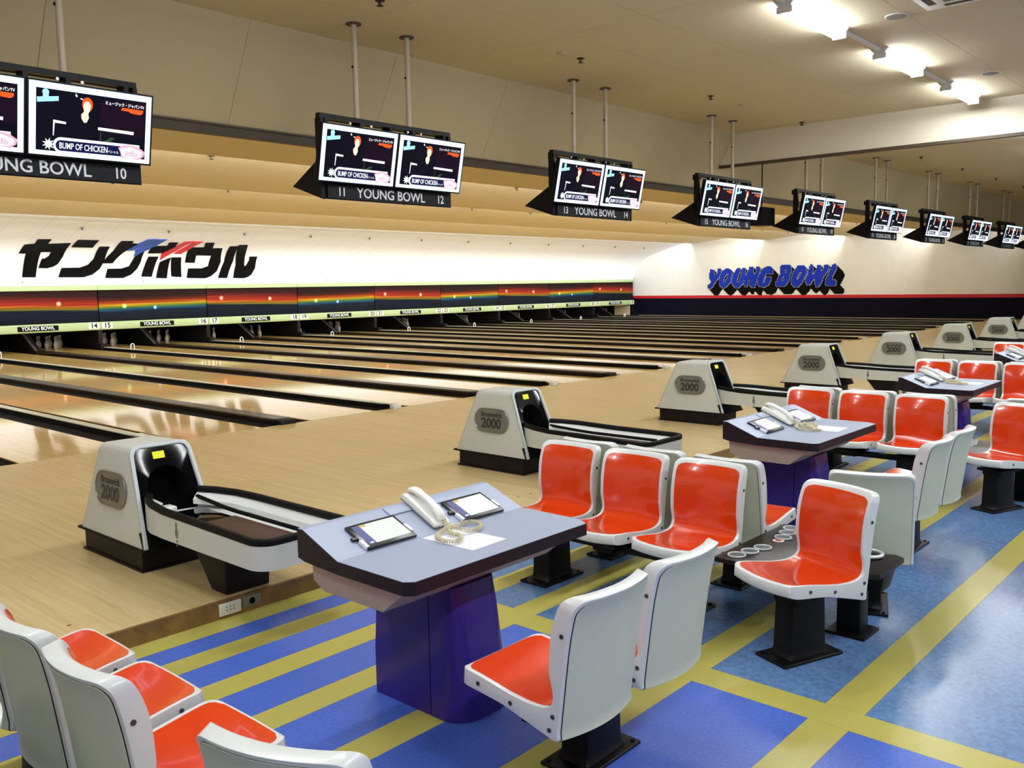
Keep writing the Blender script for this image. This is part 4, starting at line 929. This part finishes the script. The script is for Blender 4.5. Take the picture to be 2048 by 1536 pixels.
def bend(u, y, z, back):
    """the back is hollow across its width, the seat is dished and its front lip bows"""
    f = back-1.0 if back > 1 else (max(0.0, min(1.0, (z-0.40)/0.12)) if back else 0.0)
    y2 = y+0.042*f*u*u
    g_ = max(0.0, min(1.0, (y+0.05)/0.28)) if z < 0.45 else 0.0
    z2 = z+0.012*(1-f)*(u*u-0.3)*(1 if z < 0.45 else 0)
    y2 += 0.018*g_*(1-u*u)
    return y2, z2
NU = 13
def seat_shell():
    mb = MB(); n = len(INd); vs = []
    for pr in (INd, OUd):
        for i in range(n):
            s = AL[i]; h = halfw(s, SEATW/2, 0.05, 0.05)
            for k in range(NU):
                u = -1+2*k/(NU-1); y, z = bend(u*h/(SEATW/2), pr[i][0], pr[i][1], (1.0+min(1.0, (i-14)/10)) if (pr is OUd and i > 14) else (0 if pr is OUd else (INd[i][1] > 0.40 and INd[i][0] < 0)))
                vs.append((u*h, y, z))
    N = n*NU; fs = []
    for i in range(n-1):
        for k in range(NU-1):
            a = i*NU+k; fs += [(a, a+1, a+NU+1, a+NU), (N+a, N+a+NU, N+a+NU+1, N+a+1)]
        fs += [(i*NU, (i+1)*NU, N+(i+1)*NU, N+i*NU), (i*NU+NU-1, N+i*NU+NU-1, N+(i+1)*NU+NU-1, (i+1)*NU+NU-1)]
    for k in range(NU-1):
        fs += [(k, N+k, N+k+1, k+1), ((n-1)*NU+k, (n-1)*NU+k+1, N+(n-1)*NU+k+1, N+(n-1)*NU+k)]
    return mb.add(vs, fs)
def seat_pad():
    mb = MB(); idx = [i for i in range(len(INd)) if 0.016 < AL[i] < TL-0.030]; vs = []; n = len(idx)
    for lift in (0.0028, -0.002):
        for q, i in enumerate(idx):
            s = AL[i]; h = halfw(s, SEATW/2, 0.05, 0.05)-0.019
            d0, d1 = s-AL[idx[0]], AL[idx[-1]]-s; rr = 0.035
            if d0 < rr: h -= rr-math.sqrt(max(0, rr*rr-(rr-d0)**2))
            if d1 < rr: h -= rr-math.sqrt(max(0, rr*rr-(rr-d1)**2))
            a = INd[max(i-1, 0)]; b = INd[min(i+1, len(INd)-1)]; t = Vector((b[0]-a[0], b[1]-a[1])).normalized(); nx, nz = t.y, -t.x
            for k in range(NU):
                u = -1+2*k/(NU-1); y, z = bend(u*h/(SEATW/2), INd[i][0], INd[i][1], INd[i][1] > 0.40 and INd[i][0] < 0)
                vs.append((u*h, y+nx*lift, z+nz*lift))
    N = n*NU; fs = []
    for i in range(n-1):
        for k in range(NU-1): a = i*NU+k; fs += [(a, a+1, a+NU+1, a+NU), (N+a, N+a+NU, N+a+NU+1, N+a+1)]
        fs += [(i*NU, (i+1)*NU, N+(i+1)*NU, N+i*NU), (i*NU+NU-1, N+i*NU+NU-1, N+(i+1)*NU+NU-1, (i+1)*NU+NU-1)]
    for k in range(NU-1): fs += [(k, N+k, N+k+1, k+1), ((n-1)*NU+k, (n-1)*NU+k+1, N+(n-1)*NU+k+1, N+(n-1)*NU+k)]
    return mb.add(vs, fs)
def back_panel(grow=0.0, up=0.004):
    mb = MB(); idx = [i for i in range(len(OUd)) if i >= 24 and OUd[i][1] < 0.772+grow]; vs = []; n = len(idx)
    s0 = [OUd[i][1] for i in idx]
    for lift in (up, -0.001):
        for i in idx:
            h = SEATW/2-0.014+grow; d1 = s0[-1]-OUd[i][1]; rr = 0.04
            if d1 < rr: h -= rr-math.sqrt(max(0, rr*rr-(rr-d1)**2))
            for k in range(NU):
                u = -1+2*k/(NU-1); y, z = bend(u*h/(SEATW/2), OUd[i][0], OUd[i][1], 2)
                vs.append((u*h, y-lift, z))
    N = n*NU; fs = []
    for i in range(n-1):
        for k in range(NU-1): a = i*NU+k; fs += [(a, a+NU, a+NU+1, a+1), (N+a, N+a+1, N+a+NU+1, N+a+NU)]
        fs += [(i*NU, (i+1)*NU, N+(i+1)*NU, N+i*NU), (i*NU+NU-1, N+i*NU+NU-1, N+(i+1)*NU+NU-1, (i+1)*NU+NU-1)]
    for k in range(NU-1): fs += [(k, N+k, N+k+1, k+1), ((n-1)*NU+k, (n-1)*NU+k+1, N+(n-1)*NU+k+1, N+(n-1)*NU+k)]
    return mb.add(vs, fs)
def make_seat():
    s = seat_shell().build('seat', 'shell_white', None, bevel=0.009, seg=3, smooth=60, angle=55)
    seat_pad().build('seat_pad', 'pad_red', s, smooth=60)
    back_panel().build('back_panel', 'panel_sage', s, smooth=50)
    back_panel(0.002, 0.0022).build('panel_gap_shade', 'seam_dark', s, smooth=50)  # dark sheet stands in for the shade in the gap round the panel
    sc = MB().cyl((0, 0, 0), 0.008, 0.004, 'x', 10).build('screw', 'screw', s)
    sc.location = (SEATW/2-0.001, -0.205, 0.62)
    for sx in (-1, 1):
        for (y, z) in ((-0.205, 0.66), (-0.165, 0.372), (-0.150, 0.322), (0.02, 0.362), (0.17, 0.387)):
            if sx == 1 and (y, z) == (-0.205, 0.66): sc.location = (SEATW/2-0.001, y, z); continue
            c = sc.copy(); COL.objects.link(c); c.parent = s
            c.location = (SEATW/2-0.001 if sx == 1 else -SEATW/2-0.003, y, z+(0.008 if z < 0.4 else 0))
    return s
seatp = make_seat()
def post(mb_parent, x, y, along='x'):
    """flared black pedestal on a bolted foot plate; local, floor at z = 0"""
    ax, ay = (0.185, 0.10) if along == 'x' else (0.10, 0.185)
    pl = MB().box(x-ax, x+ax, y-ay, y+ay, 0.0, 0.014).build('foot_plate', 'black_metal', mb_parent, bevel=0.003, seg=1)
    hx, hy = (0.105, 0.062) if along == 'x' else (0.062, 0.105)
    lv = [(0.0142, 1.20), (0.026, 1.08), (0.05, 1.02), (0.12, 1.0), (0.30, 0.95)]; m = MB(); vs = []; fs = [(0, 1, 2, 3), (16, 17, 18, 19)]
    for z, f in lv: vs += [(x-hx*f, y-hy*f, z), (x+hx*f, y-hy*f, z), (x+hx*f, y+hy*f, z), (x-hx*f, y+hy*f, z)]
    for a in range(4): fs += [(a*4+i, a*4+(i+1) % 4, a*4+4+(i+1) % 4, a*4+4+i) for i in range(4)]
    m.add(vs, fs).build('pedestal', 'black_metal', mb_parent, bevel=0.008, seg=2)
    for sx in (-1, 1):
        for sy in (-1, 1): MB().cyl((x+sx*(ax-0.025), y+sy*(ay-0.022), 0.0141), 0.009, 0.006, n=8).build('bolt', 'black_rubber', mb_parent)
def bench(n, posts, pitch=0.485):
    """n seats side by side on one beam; local x along the row, seats face +y"""
    r = empty('bench_seat_row' if n > 1 else 'swivel_seat', (0, 0, 0))
    xs = [(i-(n-1)/2)*pitch for i in range(n)]
    for x in xs:
        s = copy_tree(seatp, r); s.location = (x, 0, 0)
    for px in posts: post(r, px, 0.02, 'x' if n == 2 else 'y')
    b = MB()
    if n > 1: b.box(xs[0]-0.12, xs[-1]+0.12, -0.03, 0.05, 0.262, 0.3); 
    for x in xs: b.box(x-0.10, x+0.10, -0.10, 0.14, 0.30, 0.318)
    b.build('seat_beam', 'black_metal', r)
    for x in xs:
        MB().box(x-0.07, x+0.07, 0.055, 0.12, 0.268, 0.2995).build('bracket', 'black_rubber', r, bevel=0.006)
    return r
row3 = bench(3, [0.45, -0.46]); row2 = bench(2, [0.0]); one = bench(1, [0.0])
def place(proto, x, y, face_deg, label, cat, group, used=set()):
    o = proto if proto.name not in used else copy_tree(proto); used.add(proto.name)
    o.location = (x, y, ZF); o.rotation_euler = (0, 0, math.radians(face_deg-90)); tag(o, label, cat, group); return o
def lanes_of(k): return '%s and %s' % (word(11+2*k), word(12+2*k))
for k in range(-2, 4):
    x = k*P; xs_ = x+0.10*(k+1)
    # row serving this pair (faces -x); its local +x is towards +y, so the first seat is nearest the lanes
    place(row3, xs_+1.235-(0.14 if k == -2 else 0), -6.47, 180, 'three orange seats on one beam beside the desk of lanes %s' % lanes_of(k), 'bench', 'three-seat benches')
    place(row3, xs_+1.868, -6.47, 0, 'three orange seats back to back with those of lanes %s, facing away' % lanes_of(k), 'bench', 'three-seat benches')
    if k > -2:
        place(row2, x-0.285+0.015*(k+1), -7.46, 90, 'two orange seats on one pedestal behind the desk of lanes %s' % lanes_of(k), 'bench', 'two-seat benches')
    place(one, xs_+1.10, -7.655, 159, 'single orange seat facing the desk of lanes %s beside the cup table' % lanes_of(k), 'chair', 'single seats')
    place(one, xs_+1.945, -7.655, 20, 'single orange seat turned away from lanes %s beyond the cup table' % lanes_of(k), 'chair', 'single seats')
kill(seatp)
# ================================================================ cup tables
def make_table():
    r = empty('cup_table', (0, 0, 0)); zt = 0.378            # local: floor at 0, x centre between the single seats
    pts = [(-0.40, 0.30), (0.40, 0.30), (0.41, 0.10), (0.30, 0.04), (0.13, -0.06), (0.10, -0.14), (0.20, -0.40), (0.17, -0.45), (-0.17, -0.45), (-0.20, -0.40), (-0.10, -0.14), (-0.13, -0.06), (-0.30, 0.04), (-0.41, 0.10)]
    MB().prism(pts, 'z', zt-0.028, zt).build('table_top', 'table_brown', r, bevel=0.006)
    for s in (-1, 1):
        for i in range(3):
            c = (s*(0.32-0.10*i), 0.215-0.022*i)
            cu = MB().lathe([(0.040, 0.0005), (0.040, 0.004)], 20, (c[0], c[1], zt)).build('cup_holder', 'cup_inside', r)
            MB().tube([(c[0]+0.043*math.cos(2*math.pi*q/24), c[1]+0.043*math.sin(2*math.pi*q/24), zt+0.005) for q in range(24)], 0.005, 6, closed=True).build('cup_ring', 'chrome', cu, smooth=60)
    MB().lathe([(0.03, 0.0005), (0.03, 0.0015)], 18, (0.06, 0.17, zt)).build('round_sticker', 'plate_white', r)
    MB().lathe([(0.018, 0.0016), (0.018, 0.002)], 14, (0.06, 0.17, zt)).build('sticker_mark', 'stripe_red', r)
    a = MB().lathe([(0.02, 0.001), (0.055, 0.006), (0.062, 0.012)], 24, (0.09, -0.30, zt)).build('ashtray', 'black_gloss', r, smooth=60)
    MB().tube([(0.09+0.066*math.cos(2*math.pi*q/28), -0.30+0.066*math.sin(2*math.pi*q/28), zt+0.013) for q in range(28)], 0.010, 8, closed=True).build('ashtray_ring', 'chrome', a, smooth=60)
    MB().frustum([(-0.06, -0.42, zt-0.13), (0.06, -0.42, zt-0.13), (0.06, 0.25, zt-0.13), (-0.06, 0.25, zt-0.13)], [(-0.09, -0.44, zt-0.0285), (0.09, -0.44, zt-0.0285), (0.09, 0.28, zt-0.0285), (-0.09, 0.28, zt-0.0285)]).build('bracket', 'black_metal', r, bevel=0.01)
    pl = MB().box(-0.10, 0.10, -0.36, -0.16, 0, 0.014).build('foot_plate', 'black_metal', r)
    MB().box(-0.055, 0.055, -0.32, -0.20, 0.0142, zt-0.1305).build('pedestal', 'black_metal', r, bevel=0.006)
    return r
tp = make_table()
for k in range(-2, 4):
    o = tp if k == -2 else copy_tree(tp); o.location = (k*P+1.52+0.10*(k+1), -7.47, ZF)
    tag(o, 'dark brown cup table between the single seats of lanes %s' % lanes_of(k), 'table', 'cup tables between seats')
